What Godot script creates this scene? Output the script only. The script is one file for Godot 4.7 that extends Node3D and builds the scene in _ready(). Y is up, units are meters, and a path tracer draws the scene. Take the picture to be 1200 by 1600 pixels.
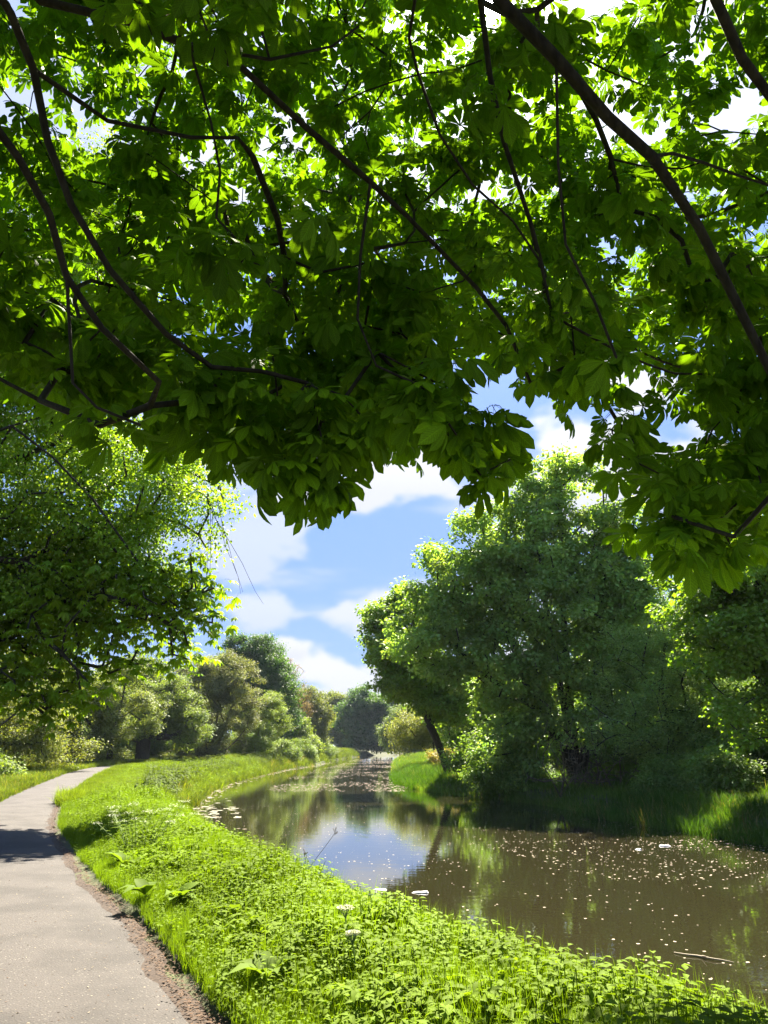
extends Node3D

const WATER_Y := -0.55
const EYE := Vector3(0, 1.6, 0)
const SUN := Vector3(0.116, 0.764, -0.634)

# ---------------------------------------------------------------- mesh builder
class MB:
	var v := PackedVector3Array()
	var uv := PackedVector2Array()
	var c := PackedColorArray()
	var idx := PackedInt32Array()

	func p(pos: Vector3, u := Vector2.ZERO, col := Color.WHITE) -> int:
		v.append(pos); uv.append(u); c.append(col)
		return v.size() - 1

	func tri(a: int, b: int, d: int) -> void:
		idx.append(a); idx.append(b); idx.append(d)

	func face(a: Vector3, b: Vector3, d: Vector3, col := Color.WHITE) -> void:
		tri(p(a, Vector2(0, 0), col), p(b, Vector2(1, 0), col), p(d, Vector2(0, 1), col))

	func tube(pts: PackedVector3Array, rad: PackedFloat32Array, sides: int) -> void:
		var n := pts.size()
		if n < 2:
			return
		var t := (pts[1] - pts[0]).normalized()
		var side := t.cross(Vector3(0.31, 0.2, 0.93)).normalized()
		if side.length() < 0.1:
			side = t.cross(Vector3.RIGHT).normalized()
		var first := v.size()
		var along := 0.0
		for i in n:
			if i > 0:
				along += pts[i].distance_to(pts[i - 1])
			var d: Vector3 = (pts[mini(i + 1, n - 1)] - pts[maxi(i - 1, 0)]).normalized()
			side = (side - d * side.dot(d)).normalized()
			var other := d.cross(side)
			for k in sides:
				var a := TAU * k / sides
				p(pts[i] + (side * cos(a) + other * sin(a)) * rad[i], Vector2(float(k) / sides, along))
		for i in n - 1:
			for k in sides:
				var a := first + i * sides + k
				var b := first + i * sides + (k + 1) % sides
				tri(a, b, a + sides); tri(b, b + sides, a + sides)
		var cap := p(pts[n - 1] + (pts[n - 1] - pts[n - 2]).normalized() * rad[n - 1])
		for k in sides:
			tri(first + (n - 1) * sides + k, first + (n - 1) * sides + (k + 1) % sides, cap)

	func mesh() -> ArrayMesh:
		var nrm := PackedVector3Array()
		nrm.resize(v.size())
		for i in range(0, idx.size(), 3):
			var a := v[idx[i]]
			var f := (v[idx[i + 2]] - a).cross(v[idx[i + 1]] - a)
			nrm[idx[i]] += f; nrm[idx[i + 1]] += f; nrm[idx[i + 2]] += f
		for i in nrm.size():
			nrm[i] = nrm[i].normalized() if nrm[i].length_squared() > 1e-20 else Vector3.UP
		var arr := []
		arr.resize(Mesh.ARRAY_MAX)
		arr[Mesh.ARRAY_VERTEX] = v
		arr[Mesh.ARRAY_NORMAL] = nrm
		arr[Mesh.ARRAY_TEX_UV] = uv
		arr[Mesh.ARRAY_COLOR] = c
		arr[Mesh.ARRAY_INDEX] = idx
		var m := ArrayMesh.new()
		m.add_surface_from_arrays(Mesh.PRIMITIVE_TRIANGLES, arr)
		return m

# ---------------------------------------------------------------- scene helpers
var M := {}
var rng := RandomNumberGenerator.new()

func rnd(a: float, b: float) -> float:
	return rng.randf_range(a, b)

func rdir() -> Vector3:
	var y := rnd(-1, 1)
	var a := rnd(0, TAU)
	var r := sqrt(1 - y * y)
	return Vector3(r * cos(a), y, r * sin(a))

var used_names := {}
func numbered(called: String) -> String:
	used_names[called] = used_names.get(called, -1) + 1
	return called if used_names[called] == 0 else "%s_%03d" % [called, used_names[called]]

func obj(called: String, m: Mesh, mat: Material, parent: Node = self, kind := "") -> MeshInstance3D:
	var o := MeshInstance3D.new()
	o.name = numbered(called) if parent == self else called
	o.mesh = m
	o.material_override = mat
	if kind != "":
		o.set_meta("kind", kind)
	parent.add_child(o, true)
	return o

func tag(o: Node, label: String, category: String, group := "", kind := "") -> void:
	o.set_meta("label", label)
	if category != "":
		o.set_meta("category", category)
	if group != "":
		o.set_meta("group", group)
	if kind != "":
		o.set_meta("kind", kind)

func thing(called: String, label: String, category: String, at := Vector3.ZERO, group := "") -> Node3D:
	var o := Node3D.new()
	o.name = numbered(called)
	add_child(o)
	o.position = at
	tag(o, label, category, group)
	return o

func multi(called: String, m: Mesh, mat: Material, where: Array[Transform3D], tint: PackedColorArray, parent: Node = self) -> MultiMeshInstance3D:
	var mm := MultiMesh.new()
	mm.transform_format = MultiMesh.TRANSFORM_3D
	mm.use_colors = true
	mm.mesh = m
	mm.instance_count = where.size()
	for i in where.size():
		mm.set_instance_transform(i, where[i])
		mm.set_instance_color(i, tint[i])
	var o := MultiMeshInstance3D.new()
	o.name = numbered(called) if parent == self else called
	o.multimesh = mm
	o.material_override = mat
	o.set_meta("kind", "stuff")
	parent.add_child(o, true)
	return o

func noise_tex(freq: float, ramp: Gradient, size := 512, octaves := 4, sd := 1, kind := FastNoiseLite.TYPE_SIMPLEX_SMOOTH) -> NoiseTexture2D:
	var n := FastNoiseLite.new()
	n.noise_type = kind
	n.frequency = freq
	n.fractal_octaves = octaves
	n.seed = sd
	var t := NoiseTexture2D.new()
	t.width = size; t.height = size
	t.seamless = true
	t.noise = n
	if ramp:
		t.color_ramp = ramp
	return t

func ramp(stops: Array) -> Gradient:
	var g := Gradient.new()
	var off := PackedFloat32Array()
	var col := PackedColorArray()
	for s in stops:
		off.append(s[0]); col.append(s[1])
	g.offsets = off; g.colors = col
	return g

func lin(r: float, g: float, b: float) -> Color:
	return Color(r, g, b).linear_to_srgb()

# ---------------------------------------------------------------- the lie of the land
# waterline of the near (left) and far (right) bank and the path's edges, all as x over -z
var bank_left := Curve2D.new()
var L_PTS := PackedVector2Array([Vector2(-40, 24), Vector2(-10, 10.4), Vector2(0, 5.4), Vector2(4.8, 2.75), Vector2(6.2, 1.75), Vector2(8.6, 0.45), Vector2(11.5, -0.95), Vector2(15, -2.45), Vector2(20, -4.3), Vector2(28.8, -6.85), Vector2(36, -8.15), Vector2(47.6, -9.3), Vector2(66, -9.4), Vector2(97, -7.9), Vector2(123, -7.7), Vector2(165, -4.6), Vector2(210, 4), Vector2(300, 40), Vector2(600, 200)])
var R_PTS := PackedVector2Array([Vector2(-40, 38), Vector2(-10, 23), Vector2(0, 18), Vector2(6, 14.6), Vector2(12, 11.4), Vector2(18.6, 8.9), Vector2(21.5, 8.2), Vector2(26.3, 6.9), Vector2(30.3, 6.2), Vector2(33.8, 4.75), Vector2(38.2, 2.8), Vector2(44, 1.5), Vector2(52, 1.0), Vector2(81, 1.2), Vector2(113, 2.0), Vector2(140, 3.0), Vector2(165, 6), Vector2(210, 14), Vector2(300, 50), Vector2(600, 210)])
var P_PTS := PackedVector2Array([Vector2(-40, 20), Vector2(-12, 6.9), Vector2(0, 1.45), Vector2(5.3, -1.1), Vector2(6.6, -1.72), Vector2(8.7, -2.75), Vector2(10.2, -3.6), Vector2(14, -5.45), Vector2(17.3, -6.95), Vector2(25.2, -9.85), Vector2(35.4, -13.0), Vector2(47, -15.9), Vector2(56, -16.6), Vector2(66, -16.0), Vector2(80, -14.6), Vector2(120, -13)])

func look(t: PackedVector2Array, s: float) -> float:
	var n := t.size()
	if s <= t[0].x:
		return t[0].y
	for i in n - 1:
		if s < t[i + 1].x:
			var p0 := t[maxi(i - 1, 0)]; var p1 := t[i]; var p2 := t[i + 1]; var p3 := t[mini(i + 2, n - 1)]
			var h := p2.x - p1.x
			var m1 := (p2.y - p0.y) / maxf(p2.x - p0.x, 0.001)
			var m2 := (p3.y - p1.y) / maxf(p3.x - p1.x, 0.001)
			var u := (s - p1.x) / h
			var u2 := u * u; var u3 := u2 * u
			return (2 * u3 - 3 * u2 + 1) * p1.y + (u3 - 2 * u2 + u) * h * m1 + (-2 * u3 + 3 * u2) * p2.y + (u3 - u2) * h * m2
	return t[n - 1].y

func L(z: float) -> float: return look(L_PTS, -z)
func R(z: float) -> float: return look(R_PTS, -z)
func PR(z: float) -> float: return look(P_PTS, -z)
func PL(z: float) -> float: return look(P_PTS, -z) - 1.95

var hills := FastNoiseLite.new()

func rise(z: float) -> float:
	return 0.34 * smoothstep(28.0, 60.0, -z) * (1.0 - smoothstep(62.0, 100.0, -z))

func height(x: float, z: float) -> float:
	var dl := L(z) - x
	var dr := x - R(z)
	var bump := hills.get_noise_2d(x * 1.0, z * 1.0)
	if dl >= 0.0:
		var h := -0.62 + 0.62 * smoothstep(0.0, 1.3, dl) + 0.05 * bump * smoothstep(0.5, 2.0, dl)
		var dp := PL(z) - x
		if x > PL(z) - 0.3 and x < PR(z) + 0.15 and -z < 110:
			h = minf(h, -0.03) + rise(z)
		elif dp > 0.3:
			h += rise(z) + 0.25 * smoothstep(0.3, 5.0, dp) + 1.0 * smoothstep(8.0, 60.0, dp) + 0.15 * bump
		else:
			h += 0.05 + 0.35 * smoothstep(62.0, 100.0, -z) + rise(z) * smoothstep(4.5, 0.5, x - PR(z))
		return h
	if dr >= 0.0:
		return -0.64 + 0.55 * smoothstep(0.0, 1.2, dr) + 0.7 * smoothstep(1.0, 6.0, dr) + 1.5 * smoothstep(8.0, 60.0, dr) + 0.12 * bump * smoothstep(0.3, 2.0, dr)
	var m := minf(-dl, -dr)
	return -0.63 - 0.9 * smoothstep(0.0, 2.5, m)

# ---------------------------------------------------------------- plants: meshes
func palmate(sd: int, droop: float, detail := true) -> ArrayMesh:
	rng.seed = sd
	var b := MB.new()
	var ped := 0.13
	var c0 := Vector3(0, -0.03, ped)
	b.tube(PackedVector3Array([Vector3.ZERO, Vector3(0, 0.0, ped * 0.5), c0]), PackedFloat32Array([0.0035, 0.0026, 0.0024]), 3)
	var angs := [-118.0, -76.0, -37.0, 0.0, 37.0, 76.0, 118.0]
	var lens := [0.105, 0.15, 0.19, 0.205, 0.19, 0.15, 0.105]
	var ts := [0.0, 0.2, 0.45, 0.66, 0.84, 1.0] if detail else [0.0, 0.6, 1.0]
	var ws := [0.012, 0.05, 0.125, 0.19, 0.165, 0.0] if detail else [0.02, 0.2, 0.0]
	for k in 7:
		var a := deg_to_rad(angs[k] + rnd(-7, 7))
		var ln: float = lens[k] * rnd(0.88, 1.12)
		var d := Vector3(sin(a), 0, cos(a))
		var s := Vector3(cos(a), 0, -sin(a))
		var dr := droop * rnd(0.75, 1.3)
		var tw := rnd(-0.3, 0.3)
		var fold := rnd(0.1, 0.35)
		var col := Color.WHITE * rnd(0.88, 1.08)
		var rows := []
		for i in ts.size():
			var t: float = ts[i]
			var ang := dr * (0.35 + 0.65 * t)
			var mid := c0 + (d * cos(ang * 0.8) + Vector3.DOWN * sin(ang)) * ln * t
			var w: float = ws[i] * ln
			var up := Vector3.UP * fold * w
			var sd2 := (s + Vector3.UP * tw * t).normalized()
			if i == ts.size() - 1:
				rows.append([b.p(mid, Vector2(0.5, 1), col)])
			else:
				rows.append([b.p(mid - sd2 * w + up, Vector2(0, t), col), b.p(mid, Vector2(0.5, t), col), b.p(mid + sd2 * w + up, Vector2(1, t), col)])
		for i in rows.size() - 1:
			var r0: Array = rows[i]; var r1: Array = rows[i + 1]
			if r1.size() == 1:
				b.tri(r0[0], r1[0], r0[1]); b.tri(r0[1], r1[0], r0[2])
			else:
				for q in 2:
					b.tri(r0[q], r1[q], r0[q + 1]); b.tri(r0[q + 1], r1[q], r1[q + 1])
	return b.mesh()

# a short twig with n small leaves round it
func sprig(sd: int, n: int, ln: float, wd: float, reach: float) -> ArrayMesh:
	rng.seed = sd
	var b := MB.new()
	for i in n:
		var at := rdir() * reach * sqrt(rng.randf())
		at.y *= 0.6
		var d := (at.normalized() + rdir() * 0.8 + Vector3(0, -0.25, 0)).normalized()
		var up := (Vector3.UP + rdir() * 0.75).normalized()
		var s := d.cross(up).normalized()
		up = s.cross(d).normalized()
		var l := ln * rnd(0.7, 1.2)
		var w := wd * rnd(0.75, 1.2)
		var col := Color.WHITE * rnd(0.75, 1.15)
		var mid := at + d * l * 0.5 - up * w * 0.2
		var tip := at + d * l - Vector3.UP * l * 0.15
		var a := b.p(at, Vector2(0.5, 0), col)
		var m := b.p(mid, Vector2(0.5, 0.5), col)
		var t := b.p(tip, Vector2(0.5, 1), col)
		var lf := b.p(at + d * l * 0.45 - s * w, Vector2(0, 0.5), col)
		var rt := b.p(at + d * l * 0.45 + s * w, Vector2(1, 0.5), col)
		b.tri(a, lf, m); b.tri(lf, t, m); b.tri(a, m, rt); b.tri(m, t, rt)
	return b.mesh()

func leaf_blade(b: MB, at: Vector3, d: Vector3, up: Vector3, ln: float, wd: float, droop: float, col: Color) -> void:
	var s := d.cross(up).normalized()
	var rows := []
	var ts := [0.0, 0.28, 0.62, 1.0]
	var ws := [0.12, 1.0, 0.72, 0.0]
	for i in 4:
		var t: float = ts[i]
		var mid := at + d * ln * t - Vector3.UP * droop * ln * t * t
		var w: float = ws[i] * wd
		if i == 3:
			rows.append([b.p(mid, Vector2(0.5, 1), col)])
		else:
			rows.append([b.p(mid - s * w + up * w * 0.3, Vector2(0, t), col), b.p(mid, Vector2(0.5, t), col), b.p(mid + s * w + up * w * 0.3, Vector2(1, t), col)])
	for i in 3:
		var r0: Array = rows[i]; var r1: Array = rows[i + 1]
		if r1.size() == 1:
			b.tri(r0[0], r1[0], r0[1]); b.tri(r0[1], r1[0], r0[2])
		else:
			for q in 2:
				b.tri(r0[q], r1[q], r0[q + 1]); b.tri(r0[q + 1], r1[q], r1[q + 1])

func nettle(sd: int, tall: float) -> ArrayMesh:
	rng.seed = sd
	var b := MB.new()
	var lean := Vector3(rnd(-0.12, 0.12), 1, rnd(-0.12, 0.12)).normalized()
	b.tube(PackedVector3Array([Vector3.ZERO, lean * tall * 0.5, lean * tall]), PackedFloat32Array([0.004, 0.003, 0.002]), 3)
	var tiers := 6
	var turn := rnd(0, TAU)
	for k in tiers:
		var f := 0.3 + 0.7 * k / (tiers - 1.0)
		for q in 2:
			var a := turn + k * PI / 2 + q * PI + rnd(-0.3, 0.3)
			var d := Vector3(cos(a), rnd(-0.05, 0.35), sin(a)).normalized()
			var ln := lerpf(0.085, 0.045, float(k) / tiers) * rnd(0.85, 1.2)
			leaf_blade(b, lean * tall * f + d * 0.02, d, Vector3.UP, ln, ln * 0.3, rnd(0.15, 0.5), Color.WHITE * rnd(0.85, 1.1))
	return b.mesh()

# low broad herb: stalks that end in three leaflets
func trefoil(sd: int, tall: float) -> ArrayMesh:
	rng.seed = sd
	var b := MB.new()
	for k in 5:
		var a := rnd(0, TAU)
		var out := Vector3(cos(a), 0, sin(a))
		var top := out * tall * rnd(0.2, 0.6) + Vector3.UP * tall * rnd(0.6, 1.05)
		b.tube(PackedVector3Array([Vector3.ZERO, top * 0.5 + Vector3.UP * 0.04, top]), PackedFloat32Array([0.003, 0.0025, 0.002]), 3)
		for q in [-1.0, 0.0, 1.0]:
			var d := (out.rotated(Vector3.UP, q * 1.15 + rnd(-0.15, 0.15)) + Vector3.UP * rnd(-0.15, 0.2)).normalized()
			var ln := rnd(0.05, 0.08)
			leaf_blade(b, top, d, Vector3.UP, ln, ln * 0.34, rnd(0.1, 0.4), Color.WHITE * rnd(0.85, 1.1))
	return b.mesh()

func tuft(sd: int, n: int, tall: float, wide: float, spread: float) -> ArrayMesh:
	rng.seed = sd
	var b := MB.new()
	for k in n:
		var a := rnd(0, TAU)
		var out := Vector3(cos(a), 0, sin(a))
		var s := Vector3(-sin(a), 0, cos(a)).rotated(Vector3.UP, rnd(-0.6, 0.6)) * wide * rnd(0.6, 1.2)
		var root := rdir() * spread * Vector3(1, 0, 1)
		var h := tall * rnd(0.55, 1.15)
		var bend := rnd(0.1, 0.75)
		var col := Color.WHITE * rnd(0.8, 1.15)
		var last := []
		for i in 4:
			var t := i / 3.0
			var pos := root + Vector3.UP * h * (t - bend * 0.35 * t * t) + out * h * bend * t * t
			var w := s * (1.0 - t * 0.75)
			if i == 3:
				var tip := b.p(pos, Vector2(0.5, 1), col)
				b.tri(last[0], tip, last[1])
			else:
				var now := [b.p(pos - w, Vector2(0, t), col), b.p(pos + w, Vector2(1, t), col)]
				if i > 0:
					b.tri(last[0], now[0], last[1]); b.tri(last[1], now[0], now[1])
				last = now
	return b.mesh()

# ---------------------------------------------------------------- trees
func spline(pts: PackedVector3Array, step: float) -> PackedVector3Array:
	var out := PackedVector3Array()
	for i in pts.size() - 1:
		var p0 := pts[maxi(i - 1, 0)]; var p3 := pts[mini(i + 2, pts.size() - 1)]
		var n := maxi(1, int(pts[i].distance_to(pts[i + 1]) / step))
		for k in n:
			out.append(pts[i].cubic_interpolate(pts[i + 1], p0, p3, float(k) / n))
	out.append(pts[pts.size() - 1])
	return out

# a branch network: stems first, then one branch to every tip, each from the nearest wood that is there already
func grow(stems: Array, tips: PackedVector3Array, step: float, r_tip: float, r_root: float, power := 0.6, wander := 0.12, detour := 0.2, caps := PackedFloat32Array()) -> Dictionary:
	var P := PackedVector3Array(); var par := PackedInt32Array(); var ln := PackedFloat32Array(); var sid := PackedInt32Array()
	for s in stems.size():
		var pts := spline(stems[s], step)
		var prev := -1
		if s > 0:
			var best := 1e9
			for j in P.size():
				var d := P[j].distance_squared_to(pts[0])
				if d < best:
					best = d; prev = j
		for i in pts.size():
			if i == 0 and s > 0:
				continue
			P.append(pts[i] + (rdir() * wander * 0.25 * step if i > 0 else Vector3.ZERO))
			par.append(prev)
			ln.append(0.0 if prev < 0 else ln[prev] + P[prev].distance_to(pts[i]))
			sid.append(s)
			prev = P.size() - 1
	var order := []
	for i in tips.size():
		order.append([tips[i].distance_squared_to(P[0]), i])
	order.sort()
	var ends := PackedInt32Array()
	ends.resize(tips.size())
	for o in order:
		var tip: Vector3 = tips[o[1]]
		var best := 1e9
		var at := 0
		for j in P.size():
			var d := P[j].distance_to(tip) + detour * ln[j]
			if d < best:
				best = d; at = j
		var base := P[at]
		var dist := base.distance_to(tip)
		var n := maxi(1, int(dist / step))
		var along := (base - P[par[at]]).normalized() if par[at] >= 0 else Vector3.UP
		var ctl := base + (along * 0.55 + (tip - base).normalized() * 0.45).normalized() * dist * 0.45 + rdir() * wander * dist
		var prev := at
		for i in n:
			var t := (i + 1.0) / n
			var q := base.lerp(ctl, t).lerp(ctl.lerp(tip, t), t)
			if i < n - 1:
				q += rdir() * wander * 0.35 * step
			P.append(q); par.append(prev); sid.append(-1)
			ln.append(ln[prev] + P[prev].distance_to(q))
			prev = P.size() - 1
		ends[o[1]] = prev
	var n := P.size()
	var burden := PackedFloat32Array()
	burden.resize(n)
	var kids := PackedInt32Array(); kids.resize(n)
	for i in range(n - 1, -1, -1):
		if kids[i] == 0:
			burden[i] += 1.0
		if par[i] >= 0:
			burden[par[i]] += burden[i]; kids[par[i]] += 1
	var rad := PackedFloat32Array(); rad.resize(n)
	for i in n:
		rad[i] = r_tip + (r_root - r_tip) * pow(burden[i] / burden[0], power)
		if sid[i] < 0 and caps.size() > 0:
			rad[i] = minf(rad[i], 0.024)
		if sid[i] >= 0 and sid[i] < caps.size():
			rad[i] = minf(rad[i], caps[sid[i]] * clampf(1.25 - 0.1 * (ln[i] - 6.0), 0.35, 1.3))
	# chains
	var main := PackedInt32Array(); main.resize(n); main.fill(-1)
	for i in range(1, n):
		var q := par[i]
		if q < 0:
			continue
		var m := main[q]
		if m < 0 or (sid[i] == sid[q] and sid[q] >= 0 and sid[m] != sid[q]) or (burden[i] > burden[m] and not (sid[m] == sid[q] and sid[q] >= 0)):
			main[q] = i
	var chains := []
	for i in n:
		if par[i] >= 0 and main[par[i]] == i:
			continue
		var pts := PackedVector3Array(); var rr := PackedFloat32Array()
		if par[i] >= 0:
			pts.append(P[par[i]]); rr.append(minf(rad[i] * 1.15, rad[par[i]]))
		var k := i
		while k >= 0:
			pts.append(P[k]); rr.append(rad[k])
			k = main[k]
		if pts.size() > 1:
			chains.append({"pts": pts, "rad": rr, "stem": sid[i]})
	var dirs := PackedVector3Array()
	for e in ends:
		dirs.append((P[e] - P[par[e]]).normalized())
	return {"chains": chains, "dirs": dirs, "P": P, "rad": rad}

func wood(parent: Node3D, g: Dictionary, mat: Material, thick: float, stem_name := "trunk") -> void:
	var small := MB.new()
	for ch in g.chains:
		var r0: float = ch.rad[0]
		if ch.stem >= 0 or r0 > thick:
			var b := MB.new()
			var q: PackedVector3Array = ch.pts
			var rr: PackedFloat32Array = ch.rad
			b.tube(q, rr, 9 if r0 > 0.05 else 6)
			obj(stem_name if ch.stem == 0 else "limb" if ch.stem > 0 else "branch", b.mesh(), mat, parent)
		else:
			small.tube(ch.pts, ch.rad, 4 if r0 > 0.012 else 3)
	if small.v.size():
		obj("twigs", small.mesh(), mat, parent, "stuff")

# lobes: [centre, radii] ellipsoids; tips thicken towards their skins
func lobe_tips(lobes: Array, n: int, clump: float, sd: int) -> PackedVector3Array:
	var out := PackedVector3Array()
	var total := 0.0
	for l in lobes:
		var r: Vector3 = l[1]
		total += pow(r.x * r.y * r.z, 0.75)
	var f := FastNoiseLite.new()
	f.seed = sd; f.frequency = 0.22
	for l in lobes:
		var r: Vector3 = l[1]
		var want := int(n * pow(r.x * r.y * r.z, 0.75) / total)
		var k := 0
		var tries := 0
		while k < want and tries < want * 12:
			tries += 1
			var q: Vector3 = l[0] + rdir() * pow(rng.randf(), 0.42) * (0.92 + 0.16 * rng.randf()) * r
			if f.get_noise_3dv(q * 2.0) < -clump:
				continue
			out.append(q); k += 1
	return out

func broadleaf(called: String, label: String, cat: String, group: String, base: Vector3, stems: Array, lobes: Array, n_tips: int, per: int, spread: float, leaf: Array, col: Color, vary: float, r_root: float, sd: int, bark: Material, clump := 0.25, scale := 1.0, leaf_mat: Material = null) -> Node3D:
	rng.seed = sd
	var t := thing(called, label, cat, base, group)
	var tips := lobe_tips(lobes, n_tips, clump, sd)
	var local := []
	for s in stems:
		var q := PackedVector3Array()
		for p in s:
			q.append(p - base)
		local.append(q)
	var tl := PackedVector3Array()
	for p in tips:
		tl.append(p - base)
	var hgt := 0.0
	for p in tl:
		hgt = maxf(hgt, p.length())
	var g := grow(local, tl, maxf(0.35, hgt * 0.05), 0.006 * scale + 0.0006 * hgt, r_root)
	wood(t, g, bark, 0.05 + r_root * 0.25)
	var where: Array[Array] = []
	var tint: Array[PackedColorArray] = []
	for k in leaf.size():
		where.append([]); tint.append(PackedColorArray())
	for i in tl.size():
		var shade := 1.0 + rnd(-vary, vary)
		for k in int(per * 2.2):
			var d := rdir() * spread * pow(rng.randf(), 0.6)
			d.y *= 0.65
			var bs := Basis(Vector3.UP, rnd(0, TAU)) * Basis(Vector3(1, 0, 0), rnd(-0.5, 0.5))
			bs = bs.scaled(Vector3.ONE * rnd(0.75, 1.25) * scale)
			var v := rng.randi() % leaf.size()
			where[v].append(Transform3D(bs, tl[i] + d))
			var s := shade * (1.0 + rnd(-vary, vary) * 0.6)
			var y := rnd(-0.12, 0.12)
			tint[v].append(Color(1.7 * col.r * s * (1 + y), 1.7 * col.g * s, 1.7 * col.b * s * (1 - y)))
	for v in leaf.size():
		var w: Array[Transform3D] = []
		w.assign(where[v])
		multi("crown", leaf[v], leaf_mat if leaf_mat else M.leaf, w, tint[v], t)
	return t

func _ready() -> void:
	# ------------------------------------------------------------ camera, sky, sun, exposure
	var cam := Camera3D.new()
	cam.name = "camera"
	cam.fov = 67.34
	cam.near = 0.05
	cam.far = 4000.0
	cam.position = EYE
	cam.rotation_degrees = Vector3(16.9, 0, 0)
	add_child(cam)
	cam.current = true
	var sun_dir := Vector3(0.116, 0.764, -0.634).normalized()
	var env := Environment.new()
	env.background_mode = Environment.BG_SKY
	var sky := Sky.new()
	var pano := PanoramaSkyMaterial.new()
	pano.panorama = sky_picture(sun_dir)
	sky.sky_material = pano
	env.sky = sky
	env.tonemap_mode = Environment.TONE_MAPPER_LINEAR
	env.tonemap_exposure = 6.6
	env.fog_enabled = true
	env.fog_density = 0.00015
	env.fog_light_color = Color(0.86, 0.92, 1.0)
	env.sdfgi_enabled = true
	env.ssao_enabled = true
	env.ssil_enabled = true
	var we := WorldEnvironment.new()
	we.name = "world_environment"
	we.environment = env
	add_child(we)
	var sun := DirectionalLight3D.new()
	sun.name = "sun"
	sun.light_energy = 1.6
	sun.light_color = Color(1.0, 0.96, 0.88)
	sun.light_angular_distance = 0.53
	sun.shadow_enabled = true
	sun.sky_mode = DirectionalLight3D.SKY_MODE_LIGHT_ONLY
	add_child(sun)
	sun.look_at_from_position(sun_dir * 50.0, Vector3.ZERO, Vector3.FORWARD)

	hills.seed = 5
	hills.frequency = 0.12
	make_materials()
	make_ground()
	make_water()
	make_path()
	make_chestnut()
	make_left_trees()
	make_right_trees()
	make_far_trees()
	make_bank_plants()
	make_small_things()

# ---------------------------------------------------------------- sky
func sky_picture(sun: Vector3) -> ImageTexture:
	var w := 2048
	var h := 1024
	var im := Image.create_empty(w, h, false, Image.FORMAT_RGBAF)
	var f1 := FastNoiseLite.new(); f1.seed = 11; f1.frequency = 0.55; f1.fractal_octaves = 6; f1.fractal_gain = 0.52
	var f2 := FastNoiseLite.new(); f2.seed = 23; f2.frequency = 0.8; f2.fractal_octaves = 5
	# heaps: azimuth, elevation, half width, half height (degrees), strength
	var heaps := [[2.5, 20.5, 6.0, 2.6, 1.1], [18.0, 21.0, 9.0, 5.0, 1.0], [-11.0, 14.0, 6.0, 3.0, 0.62], [-8.0, 9.5, 4.5, 1.5, 0.7], [-6.6, 6.9, 1.9, 0.9, 1.2], [-2.5, 4.8, 8.0, 3.0, 1.15], [-5.0, 18.2, 3.0, 0.9, 0.9], [0.0, 9.6, 5.5, 2.6, 0.85],
		[-40.0, 25.0, 16.0, 7.0, 0.9], [52.0, 28.0, 14.0, 7.0, 0.9], [-95.0, 20.0, 18.0, 6.0, 0.9], [110.0, 24.0, 20.0, 7.0, 0.9], [170.0, 30.0, 22.0, 9.0, 0.9], [-140.0, 40.0, 16.0, 8.0, 0.9], [30.0, 45.0, 12.0, 5.0, 0.7], [-12.0, 40.0, 9.0, 4.0, 0.8]]
	for y in h / 2 + 8:
		var el := PI * (0.5 - (y + 0.5) / h)
		var sy := maxf(sin(el), 0.0)
		var ce := cos(el)
		var eld := rad_to_deg(el)
		var top := Color(0.023, 0.075, 0.255)
		var low := Color(0.125, 0.17, 0.24)
		var base := low.lerp(top, pow(clampf(sy * 1.55, 0, 1), 0.62))
		var near := []
		for q in heaps:
			if absf(eld - q[1]) < q[3] * 2.2:
				near.append(q)
		for x in w:
			var az := TAU * (x + 0.5) / w
			if az > PI:
				az -= TAU
			var d := Vector3(sin(az) * ce, sy, -cos(az) * ce)
			var pl := Vector2(d.x, d.z) / (sy + 0.16)
			var n := f1.get_noise_2d(pl.x * 1.1 + 3.0, pl.y * 2.0)
			var cover := smoothstep(-0.02, 0.42, n) * 0.6
			var azd := rad_to_deg(az)
			var fine := 0.0
			if near.size():
				fine = f2.get_noise_3d(d.x * 9.0, d.y * 16.0, d.z * 9.0)
			var sh := 0.0
			for q in near:
				var dx: float = azd - q[0]
				if dx > 180: dx -= 360
				if dx < -180: dx += 360
				dx /= q[2]
				if absf(dx) > 2.2:
					continue
				var dy: float = (eld - q[1]) / q[3]
				var k: float = q[4] * smoothstep(1.2, 0.45, sqrt(dx * dx + dy * dy) - fine * 1.9)
				cover = maxf(cover, k)
				sh = maxf(sh, k * clampf(-dy * 0.5 + 0.1, 0.0, 0.5))
			cover = clampf(cover, 0, 1)
			var cs := clampf(d.dot(sun), -1, 1)
			var ang := rad_to_deg(acos(cs))
			var cloud := Color(0.2, 0.206, 0.226).lerp(Color(0.145, 0.155, 0.19), sh * 0.8)
			var c := base.lerp(cloud, cover)
			var glow := 0.5 * exp(-ang / 10.5) + 0.9 * exp(-ang / 3.0)
			if ang < 1.2:
				glow += 40.0 * smoothstep(1.2, 0.3, ang)
			c += Color(glow, glow * 0.97, glow * 0.9)
			c *= 0.7
			c.a = 1.0
			im.set_pixel(x, y, c)
	var gc := Color(0.042, 0.052, 0.028)
	im.fill_rect(Rect2i(0, h / 2 + 8, w, h / 2 - 8), gc)
	return ImageTexture.create_from_image(im)

# ---------------------------------------------------------------- materials
func plain(col: Color, rough := 0.9) -> StandardMaterial3D:
	var m := StandardMaterial3D.new()
	m.albedo_color = col
	m.roughness = rough
	return m

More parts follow.
